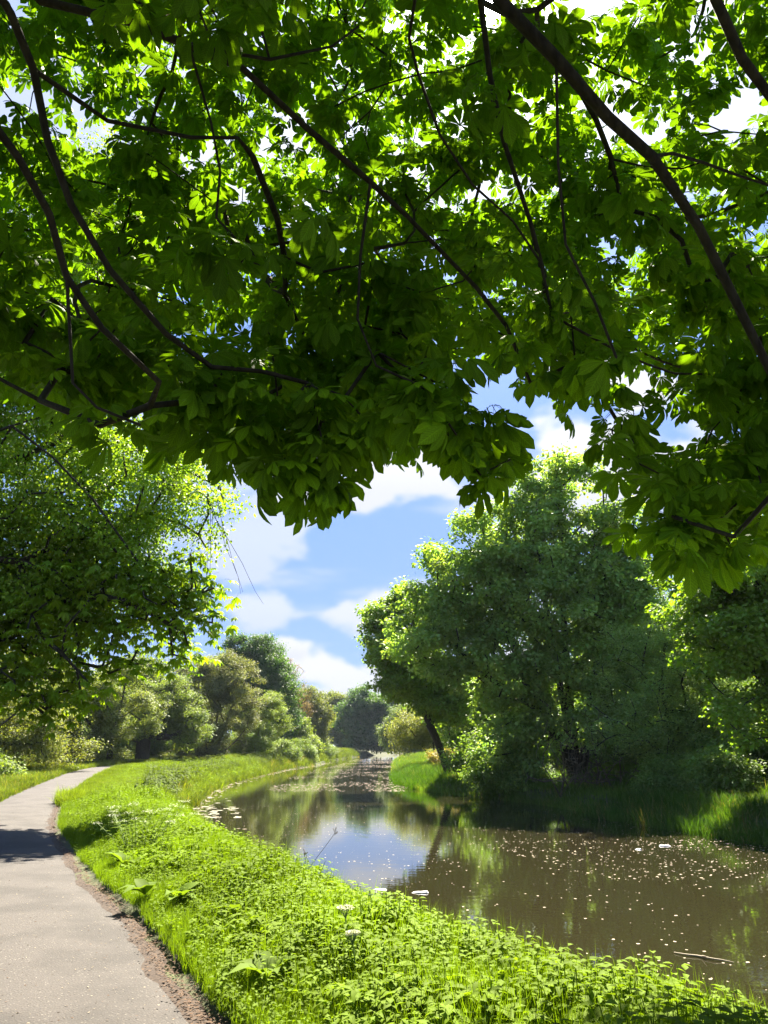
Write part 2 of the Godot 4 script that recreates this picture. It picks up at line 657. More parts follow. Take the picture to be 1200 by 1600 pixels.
func leafy(rough: float, spec: float, through: Color) -> StandardMaterial3D:
	var m := StandardMaterial3D.new()
	m.albedo_color = Color.WHITE
	m.vertex_color_use_as_albedo = true
	m.roughness = rough
	m.metallic_specular = spec
	m.cull_mode = BaseMaterial3D.CULL_DISABLED
	m.backlight_enabled = true
	m.backlight = through
	return m

func leaf_picture() -> ImageTexture:
	var w := 96
	var h := 192
	var im := Image.create_empty(w, h, true, Image.FORMAT_RGB8)
	var f := FastNoiseLite.new(); f.seed = 4; f.frequency = 0.06
	for y in h:
		for x in w:
			var u := absf((x + 0.5) / w - 0.5) * 2.0
			var v := (y + 0.5) / h
			var k := 0.86 + 0.10 * f.get_noise_2d(x, y)
			var rib := fposmod(v * 13.0 - u * 2.6, 1.0)
			k += 0.12 * smoothstep(0.14, 0.0, absf(rib - 0.5)) - 0.07 * smoothstep(0.3, 0.5, absf(rib - 0.5))
			if u < 0.07:
				k = 1.08
			k = clampf(k, 0, 1)
			im.set_pixel(x, y, Color(minf(1.0, k * 1.0), k, k * 0.92))
	im.generate_mipmaps()
	return ImageTexture.create_from_image(im)

func make_materials() -> void:
	M.leaf = leafy(0.55, 0.3, Color(1.0, 1.0, 0.55))
	M.chestnut = leafy(0.6, 0.25, Color(1.0, 1.0, 0.45))
	M.chestnut.albedo_texture = leaf_picture()
	M.herb = leafy(0.65, 0.16, Color(1.0, 1.0, 0.5))
	M.grass = leafy(0.65, 0.16, Color(1.0, 1.0, 0.5))
	M.dry = leafy(0.8, 0.3, Color(0.7, 0.7, 0.6))
	# bark
	var bark := plain(lin(0.045, 0.036, 0.027), 0.95)
	bark.albedo_texture = noise_tex(0.02, ramp([[0.2, Color(0.55, 0.5, 0.45)], [0.6, Color(0.9, 0.88, 0.82)], [0.9, Color(1, 1, 0.95)]]), 256, 4, 7)
	bark.uv1_triplanar = true
	bark.uv1_scale = Vector3(2.5, 0.9, 2.5)
	bark.heightmap_enabled = true
	bark.heightmap_texture = noise_tex(0.03, null, 256, 4, 8)
	bark.heightmap_scale = 1.5
	M.bark = bark
	var pale: StandardMaterial3D = bark.duplicate()
	pale.albedo_color = lin(0.13, 0.105, 0.075)
	M.bark_pale = pale
	# soil
	var soil := plain(Color.WHITE, 1.0)
	soil.albedo_texture = noise_tex(0.02, ramp([[0.1, lin(0.025, 0.026, 0.012)], [0.5, lin(0.05, 0.055, 0.02)], [0.9, lin(0.07, 0.085, 0.028)]]), 512, 5, 3)
	soil.uv1_triplanar = true
	soil.uv1_world_triplanar = true
	soil.uv1_scale = Vector3.ONE * 0.35
	M.soil = soil
	# path
	var asphalt := plain(Color.WHITE, 0.92)
	asphalt.albedo_texture = grit_picture()
	asphalt.uv1_triplanar = true
	asphalt.uv1_world_triplanar = true
	asphalt.uv1_scale = Vector3.ONE * 0.62
	asphalt.detail_enabled = true
	asphalt.detail_albedo = noise_tex(0.009, ramp([[0.25, Color(0.8, 0.79, 0.78)], [0.6, Color(1, 1, 1)]]), 512, 5, 31)
	asphalt.detail_blend_mode = BaseMaterial3D.BLEND_MODE_MUL
	asphalt.uv2_triplanar = true
	asphalt.uv2_world_triplanar = true
	asphalt.uv2_scale = Vector3.ONE * 0.21
	asphalt.detail_uv_layer = BaseMaterial3D.DETAIL_UV_2
	asphalt.heightmap_enabled = true
	asphalt.heightmap_texture = noise_tex(0.16, null, 512, 3, 32)
	asphalt.heightmap_scale = 0.5
	M.asphalt = asphalt
	var verge := plain(Color.WHITE, 1.0)
	verge.albedo_texture = noise_tex(0.05, ramp([[0.1, lin(0.01875, 0.01125, 0.00675)], [0.5, lin(0.034, 0.021, 0.0135)], [0.9, lin(0.068, 0.045, 0.03)]]), 512, 5, 41)
	verge.uv1_triplanar = true
	verge.uv1_world_triplanar = true
	verge.uv1_scale = Vector3.ONE * 1.1
	verge.heightmap_enabled = true
	verge.heightmap_texture = verge.albedo_texture
	verge.heightmap_scale = 2.0
	M.verge = verge
	# water
	var wm := plain(lin(0.0185, 0.0166, 0.0075), 0.02)
	wm.metallic_specular = 0.75
	wm.normal_enabled = true
	var rip := noise_tex(0.012, null, 1024, 4, 51)
	rip.as_normal_map = true
	rip.bump_strength = 7.0
	wm.normal_texture = rip
	wm.normal_scale = 0.03
	wm.uv1_triplanar = true
	wm.uv1_world_triplanar = true
	wm.uv1_scale = Vector3(0.11, 0.16, 0.3)
	M.water = wm
	M.petal = leafy(0.7, 0.3, Color(0.5, 0.5, 0.5))
	M.white = plain(lin(0.6, 0.59, 0.56), 0.6)

func grit_picture() -> ImageTexture:
	var s := 768
	var im := Image.create_empty(s, s, false, Image.FORMAT_RGB8)
	im.fill(lin(0.039, 0.032, 0.0285))
	rng.seed = 77
	for i in 60000:
		var k := rnd(0.55, 1.45)
		var w := rnd(-0.08, 0.08)
		var c := lin(0.038 * k * (1 + w), 0.0315 * k, 0.028 * k * (1 - w))
		var sz := rng.randi_range(1, 4)
		im.fill_rect(Rect2i(rng.randi_range(0, s - 1), rng.randi_range(0, s - 1), sz, rng.randi_range(1, 4)), c)
	for i in 900:
		var k := rnd(0.09, 0.17)
		im.fill_rect(Rect2i(rng.randi_range(0, s - 1), rng.randi_range(0, s - 1), rng.randi_range(2, 6), rng.randi_range(2, 4)), lin(k, k * 0.9, k * 0.78))
	im.generate_mipmaps()
	return ImageTexture.create_from_image(im)

# ---------------------------------------------------------------- ground, water, path
func rows_z() -> PackedFloat32Array:
	var out := PackedFloat32Array()
	var z := 200.0
	while z > -3000.0:
		out.append(z)
		var a := absf(z + 8.0)
		z -= clampf(a * 0.05, 0.3, 300.0) if a < 300 else a * 0.2
	return out

func make_ground() -> void:
	var b := MB.new()
	var lo := PackedFloat32Array([1500, 700, 300, 160, 90, 60, 44, 34, 27, 22, 18.5, 16, 14, 12, 10.5, 9.3, 8.3, 7.5, 6.8, 6.2, 5.6, 5.1, 4.6, 4.1, 3.6, 3.1, 2.6, 2.2, 1.8, 1.4, 1.1, 0.8, 0.55, 0.3, 0.12, 0.0])
	var ro := PackedFloat32Array([0.0, 0.15, 0.4, 0.7, 1.0, 1.5, 2.2, 3.2, 4.5, 6.5, 9, 13, 20, 32, 55, 100, 200, 450, 900, 1500])
	var zs := rows_z()
	var cols := lo.size() + 5 + ro.size()
	for z in zs:
		var xs := PackedFloat32Array()
		var l := L(z); var r := R(z)
		for o in lo:
			xs.append(l - o)
		for k in 5:
			xs.append(lerpf(l, r, [0.08, 0.22, 0.5, 0.78, 0.92][k]))
		for o in ro:
			xs.append(r + o)
		for x in xs:
			b.p(Vector3(x, height(x, z), z))
	for i in zs.size() - 1:
		for k in cols - 1:
			var a := i * cols + k
			b.tri(a, a + cols, a + 1); b.tri(a + 1, a + cols, a + cols + 1)
	var o := obj("ground", b.mesh(), M.soil, self, "structure")
	tag(o, "dark soil of the two canal banks, mostly hidden under grass", "ground")

func make_water() -> void:
	var b := MB.new()
	var zs := rows_z()
	var k := 0
	for z in zs:
		if z > 38 or z < -590:
			continue
		for t in 5:
			b.p(Vector3(lerpf(L(z) - 0.25, R(z) + 0.25, t / 4.0), WATER_Y, z))
		k += 1
	for i in k - 1:
		for t in 4:
			var a := i * 5 + t
			b.tri(a, a + 5, a + 1); b.tri(a + 1, a + 5, a + 6)
	var o := obj("canal_water", b.mesh(), M.water, self, "structure")
	tag(o, "still brown canal water reflecting trees and sky", "water")

func make_path() -> void:
	var edge := FastNoiseLite.new(); edge.seed = 9; edge.frequency = 0.9; edge.fractal_octaves = 4
	var b := MB.new()
	var s := MB.new()
	var z := 30.0
	var k := 0
	while z > -100.0:
		var e0 := edge.get_noise_2d(z, 0.0) * 0.10
		var e1 := edge.get_noise_2d(z, 40.0) * 0.10
		var e2 := edge.get_noise_2d(z * 1.7, 80.0) * 0.14
		var l := PL(z) + e0; var r := PR(z) + e1
		for t in 5:
			var u := t / 4.0
			b.p(Vector3(lerpf(l, r, u), rise(z) + 0.012 + 0.03 * (1.0 - pow(2 * u - 1, 2)), z))
		for t in 3:
			s.p(Vector3(lerpf(r - 0.12, r + 0.045 + e2 * 0.5, t / 2.0), rise(z) + [0.012, 0.03, 0.024][t] + 0.012 * edge.get_noise_2d(z * 6.0, t * 9.0), z))
		k += 1
		z -= 0.12 if z > -30 and z < 6 else 0.6
	for i in k - 1:
		for t in 4:
			var a := i * 5 + t
			b.tri(a, a + 5, a + 1); b.tri(a + 1, a + 5, a + 6)
		for t in 2:
			var a := i * 3 + t
			s.tri(a, a + 3, a + 1); s.tri(a + 1, a + 3, a + 4)
	tag(obj("path", b.mesh(), M.asphalt, self, "structure"), "pale worn asphalt towpath curving away to the left", "path")
	tag(obj("path_edge_soil", s.mesh(), M.verge, self, "structure"), "strip of brown soil and litter along the path edge", "soil")
	# litter of bud scales along the edge and on the path
	rng.seed = 91
	var m := MB.new()
	m.face(Vector3(-0.5, 0, -0.2), Vector3(0.1, 0.12, 0.35), Vector3(0.6, 0.02, -0.1)); m.face(Vector3(-0.5, 0, -0.2), Vector3(-0.3, 0.06, 0.25), Vector3(0.1, 0.12, 0.35))
	var mesh := m.mesh()
	var w: Array[Transform3D] = []
	var tint := PackedColorArray()
	for i in 9000:
		var zz := -3.0 - 24.0 * pow(rng.randf(), 1.7)
		var on := rng.randf() < 0.72
		var x := PR(zz) + (0.01 + rng.randfn(0.0, 0.06) if on else -rnd(0.0, 1.9))
		var sz := rnd(0.008, 0.03) if on else rnd(0.006, 0.02)
		w.append(Transform3D((Basis(Vector3.UP, rnd(0, TAU)) * Basis(Vector3.RIGHT, rnd(-0.3, 0.3))).scaled(Vector3.ONE * sz), Vector3(x, 0.042 if not on else 0.044, zz)))
		var t := rnd(0.5, 1.3)
		tint.append(Color(0.105 * t, 0.062 * t, 0.036 * t) if on or rng.randf() < 0.4 else Color(0.25 * t, 0.21 * t, 0.15 * t))
	tag(multi("bud_scale_litter", mesh, M.dry, w, tint), "brown bud scales scattered along the edge of the path", "litter")

# ---------------------------------------------------------------- the horse chestnut overhead
var RIM := PackedVector2Array([Vector2(-9, 3.6), Vector2(-5, 3.8), Vector2(-3.16, 3.88), Vector2(-2.56, 4.07), Vector2(-2.25, 3.70), Vector2(-2.01, 3.43), Vector2(-1.75, 3.25), Vector2(-1.61, 3.47), Vector2(-1.28, 3.47), Vector2(-1.17, 3.17), Vector2(-0.92, 3.06), Vector2(-0.60, 2.89), Vector2(-0.40, 2.91), Vector2(-0.24, 2.94), Vector2(-0.08, 3.08), Vector2(0.08, 3.34), Vector2(0.21, 3.52), Vector2(0.37, 3.47), Vector2(0.44, 3.17), Vector2(0.54, 2.87), Vector2(0.80, 3.00), Vector2(0.95, 2.97), Vector2(1.06, 3.45), Vector2(1.2, 3.85), Vector2(1.58, 3.8), Vector2(1.68, 3.4), Vector2(1.74, 2.95), Vector2(1.82, 2.67), Vector2(1.95, 2.55), Vector2(2.20, 2.39), Vector2(2.33, 2.51), Vector2(2.93, 2.59), Vector2(5, 2.9), Vector2(9, 3.4)])

func rim(x: float) -> float:
	for i in RIM.size() - 1:
		if x < RIM[i + 1].x:
			return lerpf(RIM[i].y, RIM[i + 1].y, clampf((x - RIM[i].x) / (RIM[i + 1].x - RIM[i].x), 0, 1))
	return RIM[RIM.size() - 1].y

func make_chestnut() -> void:
	rng.seed = 1234
	var base := Vector3(-2.6, 0.0, 3.0)
	var t := thing("horse_chestnut_tree", "big horse chestnut whose leafy branches hang across the top of the view", "tree", base)
	var fork := Vector3(-2.45, 3.3, 2.8)
	var stems := [
		[base, Vector3(-2.62, 1.2, 3.0), fork, Vector3(-2.2, 5.4, 2.4), Vector3(-1.6, 8.0, 1.2), Vector3(-0.6, 10.2, -0.8)],
		[fork, Vector3(-2.55, 4.7, 1.2), Vector3(-2.4, 5.45, -1.2), Vector3(-1.93, 5.59, -3.28), Vector3(-1.43, 5.47, -3.32), Vector3(-0.84, 5.47, -3.63), Vector3(-0.48, 5.29, -3.9), Vector3(-0.08, 5.1, -4.16), Vector3(0.4, 4.93, -4.63), Vector3(0.9, 4.57, -5.05), Vector3(1.13, 4.26, -5.36)],
		[Vector3(-1.12, 5.52, -3.51), Vector3(-0.7, 5.62, -3.69), Vector3(-0.33, 5.87, -3.82), Vector3(-0.17, 6.26, -4.02)],
		[Vector3(-0.13, 5.13, -4.15), Vector3(-0.15, 4.65, -4.3), Vector3(-0.16, 4.2, -4.33), Vector3(-0.04, 3.87, -4.33)],
		[fork, Vector3(-1.3, 5.3, 1.2), Vector3(-0.3, 6.0, -1.2), Vector3(0.3, 5.8, -2.6), Vector3(0.63, 5.5, -3.21), Vector3(0.94, 5.18, -3.3), Vector3(1.25, 4.97, -3.47), Vector3(1.54, 4.82, -3.62), Vector3(1.84, 4.52, -3.82), Vector3(2.02, 4.16, -3.92), Vector3(2.25, 3.73, -4.06), Vector3(2.34, 3.4, -4.05)],
		[Vector3(0.93, 5.18, -3.3), Vector3(0.97, 4.7, -3.55), Vector3(1.02, 4.29, -3.68), Vector3(1.18, 3.98, -3.77), Vector3(1.29, 3.67, -3.86)],
		[Vector3(1.5, 4.86, -3.61), Vector3(2.0, 5.09, -3.96), Vector3(2.6, 5.22, -4.33)],
		[Vector3(-0.3, 6.0, -1.2), Vector3(0.3, 6.45, -2.8), Vector3(0.63, 6.24, -3.82), Vector3(0.71, 5.93, -4.12), Vector3(0.85, 5.66, -4.41), Vector3(1.07, 5.24, -4.75)],
		[Vector3(-1.3, 5.3, 1.2), Vector3(0.6, 5.7, -0.6), Vector3(1.35, 5.4, -2.2), Vector3(1.63, 5.13, -2.9), Vector3(1.82, 4.94, -3.06), Vector3(2.03, 4.8, -3.21), Vector3(2.6, 4.3, -3.6)],
		[Vector3(-2.55, 4.7, 1.2), Vector3(-2.2, 5.15, -1.4), Vector3(-1.84, 5.07, -2.92), Vector3(-1.82, 4.96, -3.16), Vector3(-1.79, 4.69, -3.35), Vector3(-1.71, 4.43, -3.53), Vector3(-1.58, 4.21, -3.81), Vector3(-1.3, 3.96, -4.09), Vector3(-1.08, 3.87, -4.33), Vector3(-0.79, 3.93, -4.52), Vector3(-0.26, 3.9, -4.84)],
		[Vector3(-2.5, 4.2, 2.0), Vector3(-2.5, 4.6, -1.0), Vector3(-1.86, 4.42, -2.9), Vector3(-1.76, 4.3, -3.05), Vector3(-1.7, 4.19, -3.29), Vector3(-1.69, 4.0, -3.56), Vector3(-1.54, 3.79, -3.72), Vector3(-1.31, 3.63, -4.09)],
		[Vector3(-1.67, 3.97, -3.57), Vector3(-1.66, 3.45, -3.72), Vector3(-1.57, 3.36, -3.86), Vector3(-1.36, 3.31, -3.97)],
		[Vector3(-1.82, 4.96, -3.16), Vector3(-1.61, 5.1, -3.64), Vector3(-1.2, 5.24, -3.91), Vector3(-0.96, 5.38, -4.08)],
		[Vector3(0.3, 5.8, -2.6), Vector3(0.15, 5.65, -3.58), Vector3(0.21, 5.43, -3.64), Vector3(0.35, 5.18, -3.83), Vector3(0.56, 4.95, -4.0), Vector3(0.83, 4.87, -4.23)],
		[Vector3(-1.28, 5.49, -3.42), Vector3(-1.03, 5.17, -3.72), Vector3(-0.98, 4.88, -3.81), Vector3(-1.01, 4.62, -3.89)],
		[Vector3(-2.2, 5.4, 2.4), Vector3(1.0, 6.2, 2.2), Vector3(4.0, 6.4, 1.0), Vector3(6.6, 5.2, -0.6)],
		[Vector3(-2.2, 5.4, 2.4), Vector3(-5.0, 6.2, 1.5), Vector3(-8.0, 5.8, 0.2)],
		[Vector3(-1.9, 6.8, 1.8), Vector3(-1.0, 8.9, -1.5), Vector3(-0.6, 9.9, -4.6), Vector3(-0.4, 9.6, -7.6)],
		[Vector3(-1.9, 6.8, 1.8), Vector3(1.4, 8.0, -1.5), Vector3(3.8, 7.6, -4.0), Vector3(4.8, 6.3, -6.0)],
		[Vector3(-1.9, 6.8, 1.8), Vector3(-4.0, 7.4, -1.5), Vector3(-4.6, 6.6, -4.2), Vector3(-4.6, 5.6, -6.0)],
		[Vector3(-2.3, 5.0, 2.6), Vector3(-3.0, 6.5, 5.5), Vector3(-3.0, 6.0, 8.0)],
	]
	var tips := PackedVector3Array()
	# the hanging front edge
	while tips.size() < 120:
		var x := rnd(-3.4, 3.6)
		var z := rnd(-5.6, -4.4)
		tips.append(Vector3(x, rim(x) + rnd(0.2, 0.95) + maxf(0, -4.6 - z) * 0.4, z))
	# the body of the crown over the hollow where one stands
	var clump := FastNoiseLite.new(); clump.seed = 3; clump.frequency = 0.55
	while tips.size() < 2350:
		var q := Vector3(rnd(-9, 9), rnd(2.6, 13.4), rnd(-13.4, 2.5))
		var e := (q - Vector3(-0.4, 4.8, -0.8)) / Vector3(9.2, 8.6, 12.5)
		if e.length() > 1.0 or q.distance_to(Vector3(0, 1.6, 0.0)) < 4.75 or q.z + 0.83 * q.y < -3.9:
			continue
		if q.z > -8.0 and q.y < rim(clampf(q.x, -9, 9)) + 1.7 + maxf(0, -4.6 - q.z) * 0.5 and rng.randf() < 0.78:
			continue
		if q.z > -9.0 and q.distance_to(EYE) < 7.4 and rng.randf() < 0.62:
			continue
		if e.length() < 0.7 and rng.randf() < 0.5:
			continue
		if q.z > -4.0 and q.y < 4.3:
			continue
		if q.y < rim(clampf(q.x, -9, 9)) + 0.3 + maxf(0, -4.6 - q.z) * 0.5:
			continue
		if clump.get_noise_3dv(q) < -0.42 + 0.25 * (1.0 - e.length()):
			continue
		tips.append(q)
	while tips.size() < 2520:
		var q := Vector3(rnd(-6, 6), rnd(5.0, 8.6), rnd(-9.8, -6.0))
		if q.z + 0.83 * q.y > -3.7:
			tips.append(q)
	for i in 85:
		var x := rnd(2.0, 4.2) if i < 48 else rnd(-0.9, 0.4)
		var y := rim(x) + rnd(0.5, 2.2) if i < 48 else rnd(4.3, 5.5)
		tips.append(Vector3(x, y, maxf(rnd(-7.0, -5.0), -3.6 - 0.83 * y)))
	while tips.size() < 2720:
		var q := Vector3(rnd(-8, 6), rnd(4.2, 10.5), rnd(1.5, 9))
		if ((q - Vector3(-2, 5, 2)) / Vector3(8, 6, 7)).length() < 1.0:
			tips.append(q)
	var tl := PackedVector3Array()
	for p in tips:
		tl.append(p - base)
	var local := []
	for s in stems:
		var q := PackedVector3Array()
		for p in s:
			q.append(p - base)
		local.append(q)
	var g := grow(local, tl, 0.28, 0.0038, 0.34, 0.62, 0.13, 0.16, PackedFloat32Array([0.34, 0.053, 0.015, 0.017, 0.052, 0.02, 0.018, 0.03, 0.038, 0.025, 0.023, 0.014, 0.016, 0.014, 0.014]))
	wood(t, g, M.bark, 0.03)
	var kinds := []
	for k in 8:
		kinds.append(palmate(200 + k, [0.15, 0.4, 0.65, 0.95, 0.3, 0.5, 1.2, 1.4][k]))
	rng.seed = 4321
	var spots := []
	var off := Vector3.ZERO
	var swing := 0.0
	for i in tl.size():
		var td: Vector3 = g.dirs[i]
		var tone := rnd(0.85, 1.15)
		var whorls := 2 if i < 120 else 3
		for k in whorls * 6:
			var n := 6
			var turn := 0.0
			if k % 6 == 0:
				off = rdir() * (0.0 if k == 0 else rnd(0.15, 0.75 if i >= 120 else 0.45)) * V(1, 0.6, 1)
				swing = rnd(0, TAU)
			turn = swing
			var a := turn + TAU * k / n * 1.0 + rnd(-0.35, 0.35)
			var out := Vector3(cos(a), 0, sin(a))
			var tilt := rnd(-0.15, 0.85)
			var d := (out * cos(tilt) + Vector3.DOWN * sin(tilt) + td * 0.25).normalized()
			var up := (Vector3.UP + rdir() * 0.75)
			var sx := up.cross(d).normalized()
			var bs := Basis(sx, d.cross(sx).normalized(), d).scaled(Vector3.ONE * (rnd(0.55, 1.15) if i < 120 else rnd(0.55, 1.2)))
			var pos := tl[i] + off + td * rnd(-0.12, 0.02)
			var end := pos + base + d * 0.26
			if pos.z + base.z + 0.83 * (pos.y + base.y) < -3.6:
				continue
			if end.z < -4.0 and minf(end.y, pos.y + base.y) < rim(end.x) + maxf(0, -4.6 - end.z) * 0.36:
				continue
			if (pos + d * 0.2 * bs.get_scale().x + base - EYE).cross(SUN).length() < 0.19:
				continue
			var col := Color(0.2, 0.385, 0.026) * tone * rnd(0.88, 1.12)
			var w := pos + base - EYE
			var cz := -w.z * cos(deg_to_rad(16.9)) + w.y * sin(deg_to_rad(16.9))
			var inside: bool = cz > 1.0 and absf(w.x) < cz * 0.5
			spots.append([w.length() + (0.0 if inside else 100.0), Transform3D(bs, pos), rng.randi() % 8, col])
	spots.sort_custom(func(a, b): return a[0] < b[0])
	var tones := []
	for k in 3:
		var m: StandardMaterial3D = M.chestnut.duplicate()
		m.albedo_color = lin(0.2 * (0.85 + 0.15 * k), 0.385 * (0.85 + 0.15 * k), 0.024)
		tones.append(m)
	for i in 300:
		var o := obj("leaf", kinds[spots[i][2]], tones[i % 3], t)
		o.transform = spots[i][1]
	for v in 8:
		var w: Array[Transform3D] = []
		var c := PackedColorArray()
		for i in range(300, spots.size()):
			if spots[i][2] == v:
				w.append(spots[i][1]); c.append(spots[i][3])
		multi("foliage", kinds[v], M.chestnut, w, c, t)

# ---------------------------------------------------------------- trees on the left
func V(x: float, y: float, z: float) -> Vector3:
	return Vector3(x, y, z)

func make_left_trees() -> void:
	var fine := [sprig(301, 13, 0.09, 0.034, 0.28), sprig(302, 11, 0.1, 0.036, 0.32)]
	# fine-leaved tree that leans over the path
	var b := V(-13.2, 0.2, -17.5)
	var t := broadleaf("field_maple_tree", "yellow green fine leaved tree with bare looking twigs leaning in from the left edge", "tree", "", b,
		[[b, V(-12.8, 2.5, -17.5), V(-11.5, 6.0, -17.6), V(-10.4, 9.0, -18.0), V(-9.6, 12.0, -18.5), V(-9.0, 16.0, -19.4)], [V(-11.8, 5.2, -17.5), V(-10.0, 8.2, -16.6), V(-8.5, 8.6, -16.2), V(-6.6, 6.9, -16.6), V(-5.6, 5.6, -17.0)], [V(-11.0, 7.0, -17.6), V(-8.4, 9.2, -18.6), V(-6.0, 9.0, -19.2), V(-4.4, 8.2, -19.4)], [V(-9.6, 8.4, -16.5), V(-8.2, 9.9, -16.2), V(-6.4, 9.6, -16.6)], [V(-11.8, 5.2, -17.5), V(-9.6, 5.8, -17.2), V(-7.4, 5.4, -17.4)]],
		[[V(-8.0, 8.6, -18.6), V(3.3, 3.4, 3.0)], [V(-6.2, 7.0, -18.6), V(2.3, 2.3, 2.2)], [V(-9.8, 11.0, -18.8), V(3.4, 2.8, 3.0)], [V(-11.5, 7.0, -17.5), V(3.0, 3.0, 3.0)], [V(-8.5, 5.2, -18.5), V(2.6, 1.8, 2.4)], [V(-10.0, 14.2, -19.0), V(3.6, 3.4, 3.2)], [V(-8.6, 17.0, -20.0), V(3.0, 2.6, 2.8)], [V(-13.5, 12.0, -18.0), V(3.4, 4.0, 3.2)]],
		1050, 9, 0.7, fine, Color(0.15, 0.235, 0.024), 0.2, 0.3, 401, M.bark, 0.2)
	# a bare spray of twigs that hangs from its outer end
	var h := MB.new()
	rng.seed = 77
	var p0 := V(-4.3, 7.4, -18.0) - b
	for k in 5:
		var q := p0 + V(rnd(-0.15, 0.25), 0, rnd(-0.2, 0.2))
		var pts := PackedVector3Array()
		var rr := PackedFloat32Array()
		var drift := V(rnd(-0.12, 0.22), -0.42, rnd(-0.1, 0.1))
		for i in 8:
			pts.append(q); rr.append(0.007 * (1.0 - i / 9.0) + 0.002)
			q += drift * rnd(0.6, 1.1) + rdir() * 0.05
		h.tube(pts, rr, 3)
	h.tube(PackedVector3Array([V(-5.6, 8.2, -18.6) - b, V(-4.9, 7.9, -18.3) - b, p0]), PackedFloat32Array([0.02, 0.015, 0.012]), 4)
	obj("hanging_twigs", h.mesh(), M.bark, t, "stuff")
	# lower horse chestnut behind it
	var low_leaf := [palmate(311, 0.5, false), palmate(312, 0.9, false)]
	b = V(-12.0, 0.2, -21.0)
	broadleaf("horse_chestnut_tree", "broad leaved chestnut with low drooping boughs over the left verge of the path", "tree", "", b,
		[[b, V(-11.9, 2.0, -21.0), V(-11.0, 4.2, -20.6), V(-10.0, 6.0, -20.0)], [V(-11.8, 2.6, -21.0), V(-9.0, 4.6, -19.0), V(-6.5, 4.9, -17.6), V(-4.4, 4.0, -17.0)], [V(-11.4, 3.4, -20.8), V(-8.0, 4.0, -17.2), V(-6.2, 2.9, -16.4)], [V(-11.0, 4.2, -20.6), V(-8.0, 6.0, -20.0), V(-5.0, 5.6, -19.0)]],
		[[V(-7.6, 4.4, -17.6), V(2.6, 1.6, 1.6)], [V(-5.2, 4.7, -17.6), V(1.7, 1.4, 1.5)], [V(-8.4, 6.0, -19.0), V(3.0, 2.0, 2.2)], [V(-7.4, 3.0, -17.0), V(1.5, 0.9, 0.9)], [V(-9.6, 3.2, -17.2), V(1.8, 1.2, 1.0)], [V(-10.5, 4.5, -18.5), V(2.4, 2.2, 2.2)], [V(-4.2, 4.4, -17.4), V(0.8, 0.9, 0.9)]],
		400, 6, 0.65, low_leaf, Color(0.15, 0.24, 0.02), 0.15, 0.26, 402, M.bark, 0.3, 1.0, M.chestnut)
	# verge shrubs and small trees further along
	var mid := [sprig(321, 12, 0.13, 0.045, 0.42), sprig(322, 11, 0.12, 0.04, 0.4)]
	var wide := [sprig(323, 12, 0.2, 0.07, 0.6), sprig(324, 12, 0.19, 0.075, 0.55)]
	M.mid = mid; M.wide = wide
	b = V(-22.5, 0.6, -43)
	broadleaf("hawthorn_bush", "pale green bush with a slanting trunk beside the left verge", "bush", "bushes behind the left verge", b,
		[[b, V(-21.9, 1.6, -43), V(-20.6, 2.7, -43), V(-19.6, 3.6, -43)], [V(-21.9, 1.6, -43), V(-22.8, 3.2, -43.5)]],
		[[V(-20.3, 3.2, -44), V(3.0, 1.7, 2.2)], [V(-23.6, 2.6, -44), V(2.6, 2.2, 2.2)], [V(-18.6, 1.5, -45), V(2.2, 1.0, 1.6)]], 170, 11, 0.6, mid, Color(0.13, 0.15, 0.035), 0.2, 0.2, 403, M.bark, 0.15)
	b = V(-17.6, 0.4, -36.5)
	broadleaf("bramble_bush", "low grey green bramble bush nearest the left edge of the path", "bush", "bushes behind the left verge", b,
		[[b, V(-17.6, 0.8, -36.5), V(-17.5, 1.2, -36.5)]], [[V(-17.6, 0.55, -36.5), V(1.5, 0.5, 1.4)], [V(-19.6, 0.8, -37.5), V(2.4, 0.8, 1.8)], [V(-22.0, 1.0, -38), V(2.4, 1.1, 1.6)], [V(-25.0, 1.3, -39), V(2.4, 1.5, 1.6)]], 160, 6, 0.5, mid, Color(0.12, 0.17, 0.035), 0.25, 0.06, 404, M.bark, 0.2)
	b = V(-19.4, 0.6, -57)
	broadleaf("young_oak_tree", "yellow brown young leaved tree beyond the bend of the path", "tree", "trees behind the left verge", b,
		[[b, V(-19.4, 2.0, -57), V(-19.0, 4.0, -57), V(-18.8, 5.6, -57)], [V(-19.4, 1.2, -57), V(-21.5, 3.6, -57)]],
		[[V(-18.9, 4.6, -57), V(3.2, 2.8, 2.6)], [V(-22.6, 3.8, -57.5), V(3.4, 3.0, 2.6)], [V(-20.8, 1.6, -57), V(3.2, 1.2, 1.8)]], 280, 12, 0.48, mid, Color(0.12, 0.15, 0.042), 0.2, 0.22, 405, M.bark, 0.0)
	b = V(-18.6, 0.6, -62)
	broadleaf("dark_trunk_tree", "light green small tree with a thick dark trunk", "tree", "trees behind the left verge", b,
		[[b, V(-18.6, 1.3, -62), V(-18.5, 2.6, -62), V(-18.0, 4.4, -62)]],
		[[V(-17.2, 4.6, -63), V(3.0, 2.6, 2.4)], [V(-19.4, 3.8, -63), V(2.6, 2.2, 2.0)], [V(-15.4, 3.2, -63), V(2.0, 1.7, 1.6)]], 230, 12, 0.48, mid, Color(0.11, 0.15, 0.04), 0.18, 0.55, 406, M.bark, 0.0)
	b = V(-15.6, 0.5, -72)
